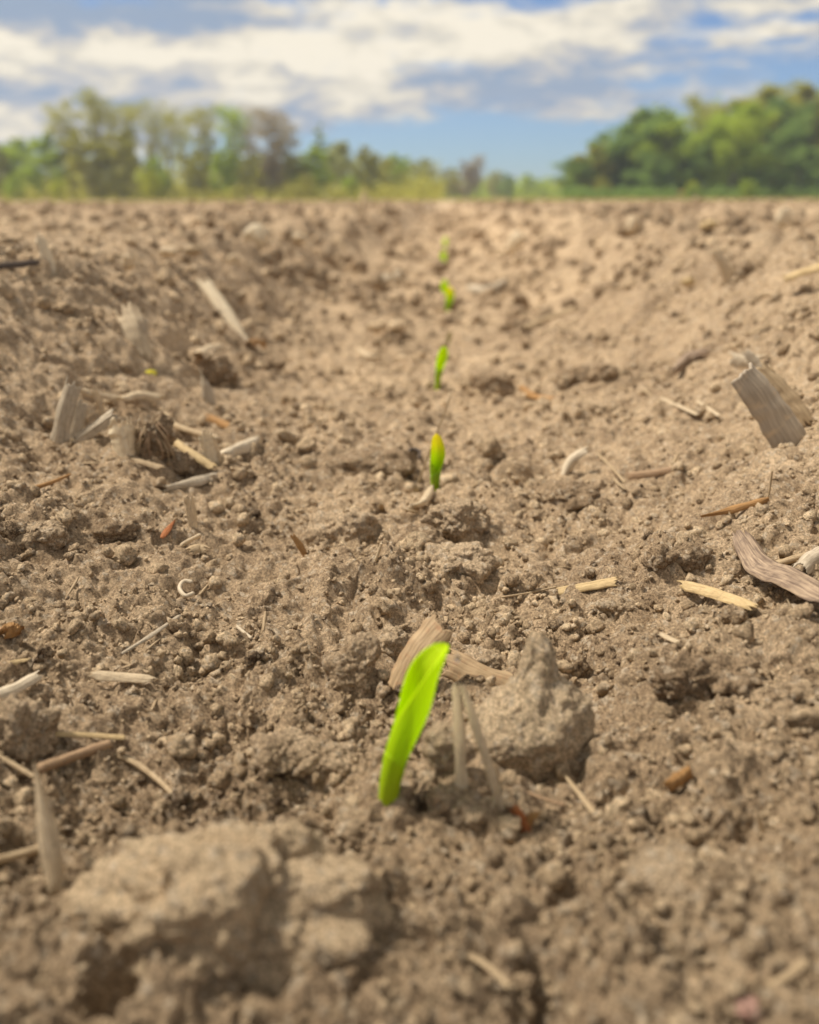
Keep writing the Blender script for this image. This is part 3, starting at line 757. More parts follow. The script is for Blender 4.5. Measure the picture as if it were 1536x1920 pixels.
CL = [
 (668, 1290, 100, 125, 'knobbly upright clod left of the leaning tan stalk piece, beside a dark hole', M_CLOD, .3),
 (738, 1225, 70, 65, 'small brown clod wedged behind the leaning tan stalk piece', M_CLOD, .35),
 (905, 1262, 90, 50, 'flat-topped pale clod behind the ribbed stalk piece by the pointed clod', M_CLOD, .4),
 (838, 1435, 90, 105, 'rounded grey-brown clod directly right of the nearest seedling stem', M_CLOD, .3),
 (600, 1445, 130, 80, 'lumpy clod directly left of the nearest seedling stem', M_CLOD, .45),
 (512, 1440, 125, 60, 'low knobbly clod with a shadowed underside, far left of the nearest seedling', M_CLOD, .3),
 (680, 1600, 140, 100, 'broad blurred clod before the nearest seedling stem', M_CLOD, .4),
 (800, 1495, 66, 56, 'small round clod between nearest seedling and the two thin straws', M_CLOD, .3),
 (835, 1520, 75, 62, 'small round clod at the foot of the broader thin straw', M_CLOD, .3),
 (885, 1545, 80, 60, 'small rounded clod left of the rust-red husk', M_CLOD, .35),
 (958, 1560, 46, 32, 'pale chip of dry earth touching the rust-red husk', M_CRUMB, .3),
 (30, 1410, 120, 120, 'grey clod cut by the left edge, above the reddish stick', M_CLOD, .3),
 (865, 1000, 120, 80, 'rounded clod just in front of the second seedling', M_CLOD, .35),
 (790, 1035, 85, 55, 'small clod in front of the second seedling, left of the rounded one', M_CLODD, .35),
 (850, 1075, 140, 75, 'low pale clod with a hole under it, before the second seedling', M_CLOD, .45),
 (640, 1020, 130, 90, 'clod standing in the ledge left of the second seedling, with a tan sliver on it', M_CLOD, .4),
 (1290, 1300, 120, 90, 'dark crumbly clod right of the pointed clod, the taller of a touching pair', M_CLODD, .35),
 (1375, 1300, 120, 80, 'dark crumbly clod at the right, the lower of a touching pair', M_CLODD, .35),
 (1050, 1130, 70, 40, 'low crumbly clod under the pale gold straw', M_CLODD, .35),
 (1160, 1160, 70, 50, 'curled worm-cast-like clod right of the pale gold straw', M_CLOD, .3),
 (1300, 1065, 80, 50, 'dark damp clod between the orange blade and the golden ribbed straw', M_CLODD, .3),
 (1240, 1060, 60, 45, 'dark damp clod left of its twin above the golden ribbed straw', M_CLODD, .3),
 (1075, 945, 110, 50, 'dark clod on the far right of the second seedling', M_CLODD, .4),
 (1378, 1165, 46, 36, 'damp clod at the lower end of the golden ribbed straw', M_CLODD, .3),
 (700, 885, 150, 55, 'wide low clod behind and left of the second seedling', M_CLODD, .45),
 (925, 740, 100, 55, 'dark rounded clod right of the third seedling', M_CLODD, .35),
 (1080, 720, 80, 50, 'dark clod halfway up the right bank, left of the dark brown husk', M_CLODD, .35),
 (1135, 710, 60, 42, 'smaller dark clod touching the one left of the dark brown husk', M_CLODD, .35),
 (408, 720, 75, 80, 'dark clod on the left bank beside the grey three-cornered husk', M_CLODD, .3),
 (375, 690, 55, 50, 'pale clod on the left bank topped with an orange fleck', M_CLOD, .3),
 (500, 690, 60, 32, 'small dark clod at the foot of the left bank', M_CLODD, .35),
 (960, 620, 45, 28, 'small dark clod left of the lone tan straw on the right bank', M_CLODD, .35),
 (740, 640, 70, 30, 'dark flat clod behind the third seedling, left of the row', M_CLODD, .4),
 (1390, 520, 60, 40, 'brown clod on top of the right bank near the pale leaning straw', M_CLODD, .3),
 (210, 1010, 90, 50, 'dark crumbly clod at the left, below the upright pale stub', M_CLODD, .35),
 (60, 1020, 110, 60, 'broad crumbly clod at the left edge below the thin orange straw', M_CLOD, .4),
 (1260, 1660, 160, 60, 'broad blurred clod at the lower right', M_CLOD, .5),
 (330, 880, 70, 45, 'dark clod under the heap of husks on the left', M_CLODD, .4),
]
for i, (px, py, w, h, lab, mt, sk) in enumerate(CL):
    clod(px, py, w, h, lab, 40 + i * 3, mt, sub=6 if w > 90 and py > 950 else 5, sink=sk, rough=.30, lump=.22, freq=1.4 + .5 * ((i * 7) % 5) / 5, depth=.75 + .3 * ((i * 3) % 4) / 4)
# the crumbly mound in the left foreground, hollow on its left front
clod(400, 1790, 540, 300, 'broad crumbly mound of earth with a dark hollow in its front, lower left foreground', 503, M_CRUMB, sub=7, sink=.52, rough=.27, lump=.2, freq=2.6, depth=.6,
     horns=[((-.72, -.66, .12), 34, -.42), ((.05, -.95, .0), 10, -.16), ((-.55, -.35, .75), 9, .10), ((.95, -.1, .1), 5, .18)], name='soil_mound', cat='mound')

# ------------------------------------------------------------------ straw, stalks and husks
G = 'husk'
# lying: label, category, name, photo points, width px, material, options
def L_(name, label, cat, pts, w, mat, lift=.25, **k):
    P, W = lay(pts, w, lift)
    return strip(name, label, cat, P, W, mat, **k)
def U_(name, label, cat, pts, w, mat, dys=None, sink=.3, **k):
    P, W = stand(pts, w, dys or [.3] * (len(pts) - 1), sink)
    return strip(name, label, cat, P, W, mat, **k)
def T_(name, label, cat, pts, w, mat, lift=.6, w1=None, **k):
    P, W = lay(pts, w, lift)
    return tube(name, label, cat, P, W / 2, (W if w1 is None else W * w1 / w) / 2, mat, **k)
def TU_(name, label, cat, pts, w, mat, dys=None, w1=None, **k):
    P, W = stand(pts, w, dys or [.3] * (len(pts) - 1))
    return tube(name, label, cat, P, W / 2, (W if w1 is None else W * w1 / w) / 2, mat, **k)

U_('stalk_piece', 'broad tan stalk piece leaning up behind the nearest seedling, rusty near its top', 'stalk', [(748, 1290), (785, 1225), (826, 1172)], 58, M_PLANK, [.35, .8], sink=.1, arch=.12, grooves=.6, ragged=.35)
U_('stalk_piece', 'ribbed tan stalk piece running from the nearest seedling into the pointed clod', 'stalk', [(955, 1300), (900, 1268), (838, 1240)], 60, M_PLANK, [.0, .2], sink=-.2, arch=.2, grooves=.9, ragged=.5)
U_('straw', 'broader of the two thin straws standing between the nearest seedling and the pointed clod', 'straw', [(866, 1482), (862, 1380), (855, 1286)], 24, M_PALE, [1.5, 3.6], arch=.1, taper=[1, .95, .7])
U_('straw', 'narrower slanting straw of the pair left of the pointed clod', 'straw', [(943, 1515), (905, 1400), (868, 1288)], 20, M_PALE, [1.8, 4.4], arch=.1, taper=[1, .9, .8])
U_('straw', 'pale little splinter crossing the foot of the slanting straw', 'straw', [(918, 1520), (933, 1490), (951, 1452)], 11, M_PALE, taper=[1, .9, .3])
U_(G, 'rust-red curled husk lying below the pointed clod', G, [(985, 1553), (975, 1535), (960, 1508)], 27, M_RUST, arch=.5, twist=1.2, taper=[1, .9, .6])
U_(G, 'small golden brown husk curl touching the rust-red one', G, [(985, 1552), (997, 1532), (1013, 1528)], 18, M_ORANGE, arch=.4, twist=.9)
L_('straw', 'thin buff straw lying right of the rust-red husk', 'straw', [(1058, 1452), (1092, 1495), (1135, 1552)], 11, M_TAN, taper=[.6, 1, .8])
T_('twig', 'fine pale twig pointing right from the rust-red husk', 'twig', [(985, 1484), (1020, 1498), (1060, 1510)], 7, M_BROWN)
L_('grain', 'orange-brown chip of grain alone on the soil at the right', 'grain', [(1250, 1478), (1270, 1464), (1291, 1450)], 26, M_ORANGE, lift=.5, arch=.5, taper=[.7, 1, .8], ragged=.2, t=.0016)
L_('straw', 'golden ribbed straw between damp clods on the right', 'straw', [(1278, 1096), (1345, 1115), (1418, 1142)], 29, M_GOLD, lift=.9, arch=.25, grooves=1.1)
L_('straw', 'short pale gold straw lying level right of the middle', 'straw', [(1042, 1110), (1100, 1100), (1157, 1090)], 20, M_GOLD, lift=.6, arch=.2, grooves=1.0)
T_('filament', 'hair-thin filament reaching left from the short pale gold straw', 'filament', [(940, 1120), (990, 1112), (1045, 1100)], 4, M_TAN)
L_('stalk_piece', 'long dark weathered stalk strip with pale edges running off the right side', 'stalk', [(1388, 1005), (1425, 1060), (1480, 1085), (1560, 1128)], 58, M_DARK, lift=.5, arch=.12, grooves=1.2, ragged=.8, twist=.4, taper=[.55, .9, 1, 1])
L_('stalk_piece', 'grey broken stalk end at the right edge above the dark strip', 'stalk', [(1500, 1072), (1520, 1050), (1545, 1035)], 34, M_GREY, lift=.8, arch=.4)
T_('straw', 'thin buff straw passing behind the broken grey stalk end', 'straw', [(1435, 1064), (1475, 1052), (1515, 1040)], 14, M_TAN)
L_('leaf_blade', 'orange dead leaf blade on the right bank, pointed at its lower end', 'dead leaf', [(1315, 970), (1375, 955), (1442, 936)], 19, M_ORANGE, lift=.7, arch=.3, taper=[.15, .9, .8], ragged=.2)
TU_('filament', 'hair-thin upright filament at the tip of the orange blade', 'filament', [(1436, 945), (1443, 920), (1448, 882)], 4, M_TAN)
L_('straw', 'grey-brown straw on the right bank above the orange blade', 'straw', [(1178, 893), (1222, 888), (1268, 880)], 17, M_BROWN, lift=.7, arch=.35)
U_(G, 'white twisted husk on the floor of the furrow, right of the second seedling', G, [(1052, 892), (1075, 862), (1102, 848)], 24, M_WHITE, arch=.4, twist=1.6, taper=[.4, 1, .7])
T_('filament', 'thin bent filament hanging right of the white twisted husk', 'filament', [(1120, 850), (1150, 880), (1172, 905)], 5, M_TAN)
L_('straw', 'thin buff straw left of the slate stalk on the right bank', 'straw', [(1240, 746), (1275, 762), (1310, 778)], 8, M_PALE, lift=.8)
L_('straw', 'shorter buff straw just left of the slate stalk', 'straw', [(1308, 752), (1330, 766), (1350, 780)], 9, M_PALE, lift=.8)
U_('stalk_piece', 'thick slate-grey stalk slab sticking out of the right bank', 'stalk', [(1490, 828), (1440, 764), (1388, 698)], 78, M_SLATE, [.1, .2], sink=.15, arch=.24, grooves=.2, ragged=.12, taper=[1, 1, .92, .8])
U_('stalk_piece', 'tan stalk half lying behind the slate-grey slab', 'stalk', [(1512, 795), (1475, 745), (1430, 695)], 42, M_TAN, [.5, 1.0], sink=.0, arch=.2, grooves=.5)
U_(G, 'white chip of husk above the slate-grey slab', G, [(1425, 690), (1398, 680), (1366, 672)], 34, M_WHITE, [.1, .2], sink=-.3, arch=.3)
U_(G, 'grey splinter lying beside the white chip over the slab', G, [(1455, 712), (1425, 685), (1398, 660)], 22, M_GREY, [.3, .6], sink=-.2)
L_('stalk_piece', 'dark brown husk half buried in the right bank', 'stalk', [(1262, 700), (1292, 672), (1330, 662)], 30, M_DARK, lift=.2, arch=.3, taper=[.3, 1, .5])
L_(G, 'orange crinkled husk on the furrow floor right of the third seedling', G, [(978, 728), (1005, 745), (1042, 752)], 15, M_ORANGE, lift=.6, arch=.4, twist=1.5)
L_('straw', 'lone tan straw lying up the right bank, level with the fourth seedling', 'straw', [(980, 617), (1030, 598), (1078, 580)], 20, M_TAN, lift=.6, arch=.3)
L_('straw', 'grey curved husk lying right of the overlapping seedlings', 'straw', [(880, 540), (915, 543), (948, 528)], 18, M_GREY, lift=.6, arch=.3)
L_('straw', 'golden straw running off the right edge on top of the bank', 'straw', [(1472, 524), (1505, 512), (1560, 494)], 21, M_GOLD, lift=.8, arch=.3)
U_('straw', 'pale straw leaning on top of the right bank, left of a brown clod', 'straw', [(1372, 530), (1358, 500), (1340, 470)], 22, M_PALE, [.2, .4])
U_('straw', 'pale straw standing on the plateau near the left edge', 'straw', [(98, 505), (86, 475), (72, 443)], 21, M_CREAM, [.2, .4])
L_('twig', 'black stick lying at the left edge under the standing pale straw', 'twig', [(-20, 502), (25, 498), (72, 493)], 17, M_BLACK, lift=.8, arch=.4)
U_('straw', 'long cream straw leaning on the left bank', 'straw', [(464, 640), (425, 587), (384, 532)], 28, M_CREAM, [1.5, 3.2], arch=.25, taper=[.6, .9, 1])
U_('stalk_piece', 'upright split tan stalk stub half buried in the left bank', 'stalk', [(262, 660), (252, 622), (240, 585)], 50, M_PALE, [.4, .9], arch=.2)
U_('stalk_piece', 'grey sliver standing at the right side of the split stub', 'stalk', [(272, 665), (270, 630), (268, 598)], 18, M_GREY, [.1, .2])
L_(G, 'orange flake at the lower end of the long cream straw', G, [(466, 650), (478, 645), (492, 648)], 20, M_ORANGE, lift=.5, arch=.5)
L_('petal', 'tiny yellow fleck on the left bank', 'petal', [(275, 700), (283, 697), (292, 700)], 11, leaf_mat('yellow_petal', [(0, (.7, .62, .03)), (1, (.8, .7, .05))], .3), lift=.8)
U_(G, 'grey three-cornered husk leaning on the left bank', G, [(395, 755), (388, 730), (378, 705)], 28, M_GREY, [.1, .2], taper=[1, .7, .2], arch=.3)
L_(G, 'pale husk plate on the left bank with an orange end', G, [(370, 672), (390, 660), (412, 655)], 28, M_PALE, lift=.5, arch=.4)
# heap of residue on the left
U_('stalk_piece', 'tallest grey weathered stalk of the heap on the left, standing up', 'stalk', [(108, 830), (122, 775), (138, 722)], 34, M_GREY, [.2, .4], grooves=.9)
U_('stalk_piece', 'shorter grey stalk standing against the tallest one of the heap', 'stalk', [(138, 828), (147, 790), (155, 755)], 24, M_GREY, [.0, .1], grooves=.9)
U_('stalk_piece', 'grey stalk pair leaning right across the heap on the left', 'stalk', [(140, 832), (180, 803), (218, 776)], 30, M_GREY, [-.3, -.4], sink=.0, grooves=1.3, arch=.3)
U_('straw', 'small cream straw poking up behind the leaning grey stalk', 'straw', [(192, 775), (186, 755), (178, 732)], 12, M_PALE, [.1, .2])
L_(G, 'cream husk ribbon lying along the back of the heap', G, [(150, 733), (185, 742), (228, 748)], 17, M_PALE, lift=.9, arch=.3, twist=.6)
L_(G, 'ragged cream husk lying right of the cream ribbon, over the root ball', G, [(226, 752), (262, 742), (304, 748)], 22, M_PALE, lift=1.0, arch=.3)
U_(G, 'bent golden husk lying across the front of the heap', G, [(142, 828), (170, 842), (205, 850), (238, 842)], 15, M_GOLD, [.0, .0, .0], sink=-.4, arch=.5)
U_('stalk_piece', 'short hollow stalk end standing in the middle of the heap', 'stalk', [(238, 850), (232, 822), (225, 792)], 46, M_CREAM, [.1, .2], arch=.5)
T_('straw', 'curved buff stem arching right from the root ball', 'straw', [(302, 768), (325, 795), (355, 808), (390, 818)], 12, M_TAN, lift=1.2)
L_('straw', 'golden straw slanting down right of the root ball', 'straw', [(328, 828), (362, 852), (402, 878)], 16, M_GOLD, lift=.8, arch=.3)
U_(G, 'flat tan husk standing right of the golden slanting straw', G, [(398, 870), (390, 840), (384, 812)], 26, M_CREAM, [.1, .2])
U_(G, 'narrow tan husk standing against the flat one', G, [(412, 868), (405, 845), (396, 818)], 15, M_PALE, [.1, .2])
L_(G, 'crumpled white husk at the right end of the heap', G, [(418, 858), (445, 845), (480, 832)], 27, M_WHITE, lift=.5, arch=.5, twist=.5, ragged=1.)
L_(G, 'brown orange husk piece behind the white husk', G, [(392, 783), (412, 792), (434, 802)], 17, M_ORANGE, lift=.8, arch=.4)
L_('stalk_piece', 'grey weathered stalk lying in front of the heap', 'stalk', [(310, 917), (370, 902), (436, 884)], 25, M_GREY, lift=.4, arch=.25, taper=[.4, 1, .8])
L_('straw', 'buff straw lying between the root ball and the grey lying stalk', 'straw', [(250, 862), (278, 870), (305, 878)], 13, M_TAN, lift=.6)
T_('straw', 'thin orange straw at the left, in front of the heap', 'straw', [(45, 920), (90, 907), (134, 889)], 10, M_ORANGE, lift=.8, w1=6)
def root_ball():
    b = hit(285, 850); w = mm(78, b) / 2
    V, F = clod_shape(5, 777, .3, .25, 1.8)
    o = mesh_obj('root_ball', V * np.array((w, w * .8, w * 1.25)), F, M_CLODD); o.location = (b.x, b.y + w * .5, b.z + w * .5)
    tag(o, 'brown fibrous root ball of old stubble in the heap on the left', 'root ball')
    rng = random.Random(4)
    for i in range(16):
        a = rng.uniform(-2.6, -.5); z0 = rng.uniform(.2, 1.1)
        p0 = Vector((math.cos(a) * w * .5, math.sin(a) * w * .6, w * z0))
        p1 = Vector((math.cos(a) * w * 1.1, math.sin(a) * w * .95, w * (z0 - .5)))
        p2 = p1 + Vector((rng.uniform(-.4, .4) * w, -.1 * w, -w * rng.uniform(.5, 1.0)))
        tube('root', None, None, [p0, p1, p2], w * .05, w * .02, M_BROWN if i % 3 else M_TAN, parent=o, n=18, m=6)
root_ball()
# middle distance and the sharp zone
U_('straw', 'short pale stub standing upright on the left, below the grey lying stalk', 'straw', [(363, 990), (359, 962), (354, 932)], 18, M_PALE, [.2, .4])
clod(403, 958, 34, 24, 'small pale grey stone right of the upright pale stub', 611, M_CRUMB, sub=4, rough=.12, lump=.05, name='stone', cat='stone')
L_(G, 'rust brown sliver left of the bent pale stem', G, [(303, 1010), (314, 994), (328, 976)], 13, M_RUST, lift=.6, taper=[.8, 1, .3])
TU_('straw', 'bent pale stem with a flat tan scale at its side, left of the middle', 'straw', [(350, 1035), (340, 1025), (352, 1015), (378, 1002)], 8, M_PALE, [-.5, .2, 1])
L_(G, 'flat tan scale lying against the bent pale stem', G, [(355, 1035), (372, 1028), (388, 1033)], 22, M_TAN, lift=.5, arch=.3)
U_(G, 'orange forked sliver standing left of the ledge', G, [(574, 1040), (562, 1022), (548, 1003)], 14, M_ORANGE, [.2, .4], taper=[.8, 1, .6])
T_('root', 'curled white root like a hook on the crumbs at the left', 'root', [(362, 1092), (345, 1090), (337, 1103), (348, 1117), (364, 1112)], 8, M_WHITE, lift=.9)
TU_('straw', 'tiny straw standing on the ledge left of the pale clod', 'straw', [(703, 1052), (710, 1036), (716, 1018)], 6, M_PALE)
L_('straw', 'slender grey-buff straw slanting up on the left', 'straw', [(228, 1226), (285, 1190), (337, 1154)], 9, M_GREY, lift=.9, taper=[.7, 1, .8])
T_('straw', 'short white straw sticking from a small clod, left of the middle', 'straw', [(444, 1174), (458, 1186), (472, 1197)], 6, M_WHITE, lift=1.0)
L_(G, 'flat pale husk lying on the crumbs at the left', G, [(172, 1266), (230, 1270), (288, 1274)], 20, M_PALE, lift=.5, arch=.15)
T_('straw', 'thin buff stem behind the flat pale husk', 'straw', [(225, 1238), (255, 1252), (280, 1262)], 6, M_TAN, lift=.8)
L_('grain', 'amber grain husk at the left edge', 'grain', [(5, 1192), (20, 1184), (36, 1186)], 27, M_ORANGE, lift=.5, arch=.5, t=.0015)
L_(G, 'small golden flake under the amber grain husk', G, [(18, 1244), (36, 1240), (55, 1236)], 10, M_GOLD, lift=.6, twist=1.)
L_(G, 'bleached husk chip at the left edge on the grey clod', G, [(-8, 1305), (30, 1290), (70, 1268)], 26, M_WHITE, lift=.9, arch=.3)
L_('straw', 'slim golden straw lying level at the left, above the reddish stick', 'straw', [(92, 1376), (160, 1378), (234, 1383)], 11, M_GOLD, lift=.8)
T_('twig', 'thick reddish brown stick at the left', 'twig', [(72, 1442), (140, 1418), (208, 1395)], 21, M_BROWN, lift=.7)
T_('straw', 'curved buff straw running down to the big blurred lump', 'straw', [(200, 1408), (255, 1432), (300, 1465), (336, 1502)], 11, M_TAN, lift=.8)
U_('leaf_blade', 'tall grey dagger-shaped leaf blade standing at the lower left', 'dead leaf', [(106, 1662), (92, 1570), (78, 1500), (64, 1428)], 40, M_PALE, [.9, 1.6, 2.4], taper=[.95, 1, .5, .06], arch=.3, ragged=.15)
T_('straw', 'blurred tan straw at the left edge beside the dagger-shaped blade', 'straw', [(-20, 1618), (30, 1604), (82, 1590)], 17, M_TAN, lift=.6)
T_('straw', 'thin buff straw at the left edge, meeting the reddish stick', 'straw', [(-15, 1412), (25, 1434), (66, 1458)], 11, M_TAN, lift=.8)
TU_('filament', 'fine upright straw crossing behind the second seedling', 'filament', [(783, 908), (812, 830), (847, 738)], 4.5, M_TAN, [.5, 1.5], w1=3)
L_(G, 'pale husk at the foot of the second seedling', G, [(775, 952), (795, 940), (810, 915)], 20, M_PALE, lift=.4, taper=[.3, .9, 1], arch=.3)
U_('straw', 'pale sliver standing at the lower right', 'straw', [(1432, 1562), (1426, 1545), (1418, 1520)], 15, M_PALE, taper=[1, .8, .2])
L_('straw', 'thin pale sliver right of the pointed clod peak', 'straw', [(1238, 1188), (1262, 1200), (1290, 1212)], 9, M_PALE, lift=.6)
U_('straw', 'tan sliver standing against the ledge left of the second seedling', 'straw', [(638, 1000), (646, 978), (650, 955)], 13, M_TAN, [.2, .3])
T_('root', 'dark curled root ring left of the second seedling', 'root', [(770, 862), (764, 850), (774, 842), (788, 847), (786, 860)], 7, M_BLACK, lift=.9)
L_('straw', 'short buff straw lying near the lower right corner', 'straw', [(1440, 1850), (1475, 1830), (1510, 1800)], 14, M_TAN, lift=.6)
L_('straw', 'blurred buff straw at the bottom, right of the middle', 'straw', [(880, 1790), (920, 1815), (955, 1850)], 13, M_TAN, lift=.5)
clod(1410, 1912, 60, 50, 'blurred pinkish stone at the lower right edge', 622, soil_mat('pink_stone', (.62, .38, .30), (.48, .27, .2), (.34, .18, .13)), sub=4, rough=.15, lump=.1, name='stone', cat='stone')
FAR = [(482, 462, 46, 50, 'bright white stone on the left plateau, blurred', M_CREAM), (968, 472, 28, 48, 'narrow white stone right of the farthest seedling', M_CREAM),
       (725, 532, 22, 24, 'left one of two white stones beside the sixth seedling', M_WHITE), (746, 530, 22, 30, 'right one of two white stones beside the sixth seedling', M_WHITE),
       (708, 620, 34, 22, 'left one of two pinkish chips left of the fourth seedling', M_CRUMB), (745, 620, 34, 24, 'right one of two pinkish chips left of the fourth seedling', M_CRUMB),
       (1186, 434, 24, 34, 'pale stone on the right plateau halfway to the edge', M_PALE), (1468, 420, 26, 42, 'white stone far out on the right plateau', M_CREAM),
       (560, 455, 36, 22, 'pale stone right of the bright white one on the left plateau', M_PALE), (315, 478, 40, 20, 'pale flat stone on the left plateau, left of the bright white one', M_PALE),
       (360, 476, 36, 20, 'tan flat stone beside the pale flat one on the left plateau', M_TAN), (1290, 534, 24, 18, 'golden chip on top of the right bank', M_GOLD),
       (240, 500, 24, 30, 'pale pointed stone on the left plateau, above the split stub', M_PALE), (1330, 428, 34, 18, 'golden flat stone far out on the right plateau', M_GOLD),
       (440, 500, 24, 30, 'pale stone above the long cream straw', M_PALE)]
for i, (px, py, w, h, lab, mt) in enumerate(FAR):
    b = hit_s(px, py, .006); k = mm(1, b)
    V, F = clod_shape(4, 650 + i, .22, .15, 1.3)
    V = V * np.array((w * k / 2, w * k * .4, h * k / 2))
    o = mesh_obj('stone', V, F, mt, None, True, np.stack([V[:, 0] / (w * k), V[:, 2] / (w * k), np.zeros(len(V))], -1) * 3 + i)
    o.location = (b.x, b.y + .1 * w * k, max(b.z, float(H(b.x, b.y))) + h * k * .28); tag(o, lab, 'stone')
L_('straw', 'pale curved husk on the furrow floor left of the third seedling', 'straw', [(672, 655), (692, 668), (714, 672)], 13, M_PALE, lift=.7, arch=.4)

# chaff: flecks of broken straw too small to count
def chaff():
    rng = np.random.default_rng(12); Vs = []; Fs = []; Fb = []; nv = 0
    for i in range(1500):
        y = math.exp(rng.uniform(math.log(.08), math.log(5))); S = math.hypot(y, CAM_H); x = rng.uniform(-.85, .85) * S
        if gnoise(np.array([x * 15]), np.array([y * 15]), 77)[0] < -.1: continue
        ln = S * .007 * 5 ** (rng.uniform() ** 1.8); w = ln * rng.uniform(.06, .24)
        a = rng.uniform(0, math.pi); ti = rng.normal(0, .3)
        z = float(H(np.array([x]), np.array([y]))[0]) + w * .4 + abs(math.sin(ti)) * ln * .35
        d = np.array((math.cos(a) * math.cos(ti), math.sin(a) * math.cos(ti), math.sin(ti))); s = np.array((-math.sin(a), math.cos(a), 0)); nn = np.cross(d, s)
        bend = rng.normal(0, .12); n = 6
        for q in range(n):
            f = q / (n - 1) - .5; c = np.array((x, y, z)) + d * f * ln + nn * bend * ln * (.25 - f * f)
            ww = w * (1 - .5 * abs(f * 2) ** 3)
            Vs += [c + s * ww / 2, c + nn * ww * .3, c - s * ww / 2, c - nn * ww * .25]
            Fb += [(f * 3 + i, k * .3 + i, .5) for k in range(4)]
        Fs.append(grid_faces(n, 4, True) + nv); nv += n * 4
    o = mesh_obj('chaff', np.array(Vs), np.concatenate(Fs), M_TAN, None, True, np.array(Fb))
    tag(o, 'flecks of broken buff straw and chaff strewn over the soil', 'chaff', None, 'stuff')
chaff()
# ------------------------------------------------------------------ woods beyond the field
def foliage_mat(name, c1, c2, transl=.35):
    m, N, L, o = new_mat(name)
    g = N.new('ShaderNodeNewGeometry'); n = N.new('ShaderNodeTexNoise'); L.new(g.outputs['Position'], n.inputs['Vector'])
    n.inputs['Scale'].default_value = .35; n.inputs['Detail'].default_value = 5; n.inputs['Roughness'].default_value = .7
    mr = N.new('ShaderNodeMapRange'); L.new(n.outputs['Fac'], mr.inputs[0]); mr.inputs[1].default_value = .35; mr.inputs[2].default_value = .65
    mx = N.new('ShaderNodeMix'); mx.data_type = 'RGBA'; L.new(mr.outputs[0], mx.inputs[0]); mx.inputs[6].default_value = (*c1, 1); mx.inputs[7].default_value = (*c2, 1)
    b = N.new('ShaderNodeBsdfDiffuse'); L.new(mx.outputs[2], b.inputs[0])
    t = N.new('ShaderNodeBsdfTranslucent'); L.new(mx.outputs[2], t.inputs[0])
    ms = N.new('ShaderNodeMixShader'); ms.inputs[0].default_value = transl
    L.new(b.outputs[0], ms.inputs[1]); L.new(t.outputs[0], ms.inputs[2]); L.new(ms.outputs[0], o.inputs[0])
    return m
FOL = {'olive': foliage_mat('olive_foliage', (.36, .35, .065), (.50, .49, .10), .55),
       'green': foliage_mat('spring_green_foliage', (.33, .43, .05), (.50, .60, .08), .55),
       'bright': foliage_mat('bright_green_foliage', (.45, .50, .05), (.60, .62, .07), .5),
       'dark': foliage_mat('dark_green_foliage', (.20, .31, .08), (.32, .43, .11), .5),
       'brown': foliage_mat('brown_budding_foliage', (.37, .30, .17), (.47, .39, .22), .5),
       'pale': foliage_mat('pale_green_foliage', (.42, .44, .16), (.56, .57, .22), .5)}
M_BARK, _N, _L, _o = new_mat('bark')
_b = _N.new('ShaderNodeBsdfDiffuse'); _b.inputs[0].default_value = (.34, .30, .24, 1); _L.new(_b.outputs[0], _o.inputs[0])

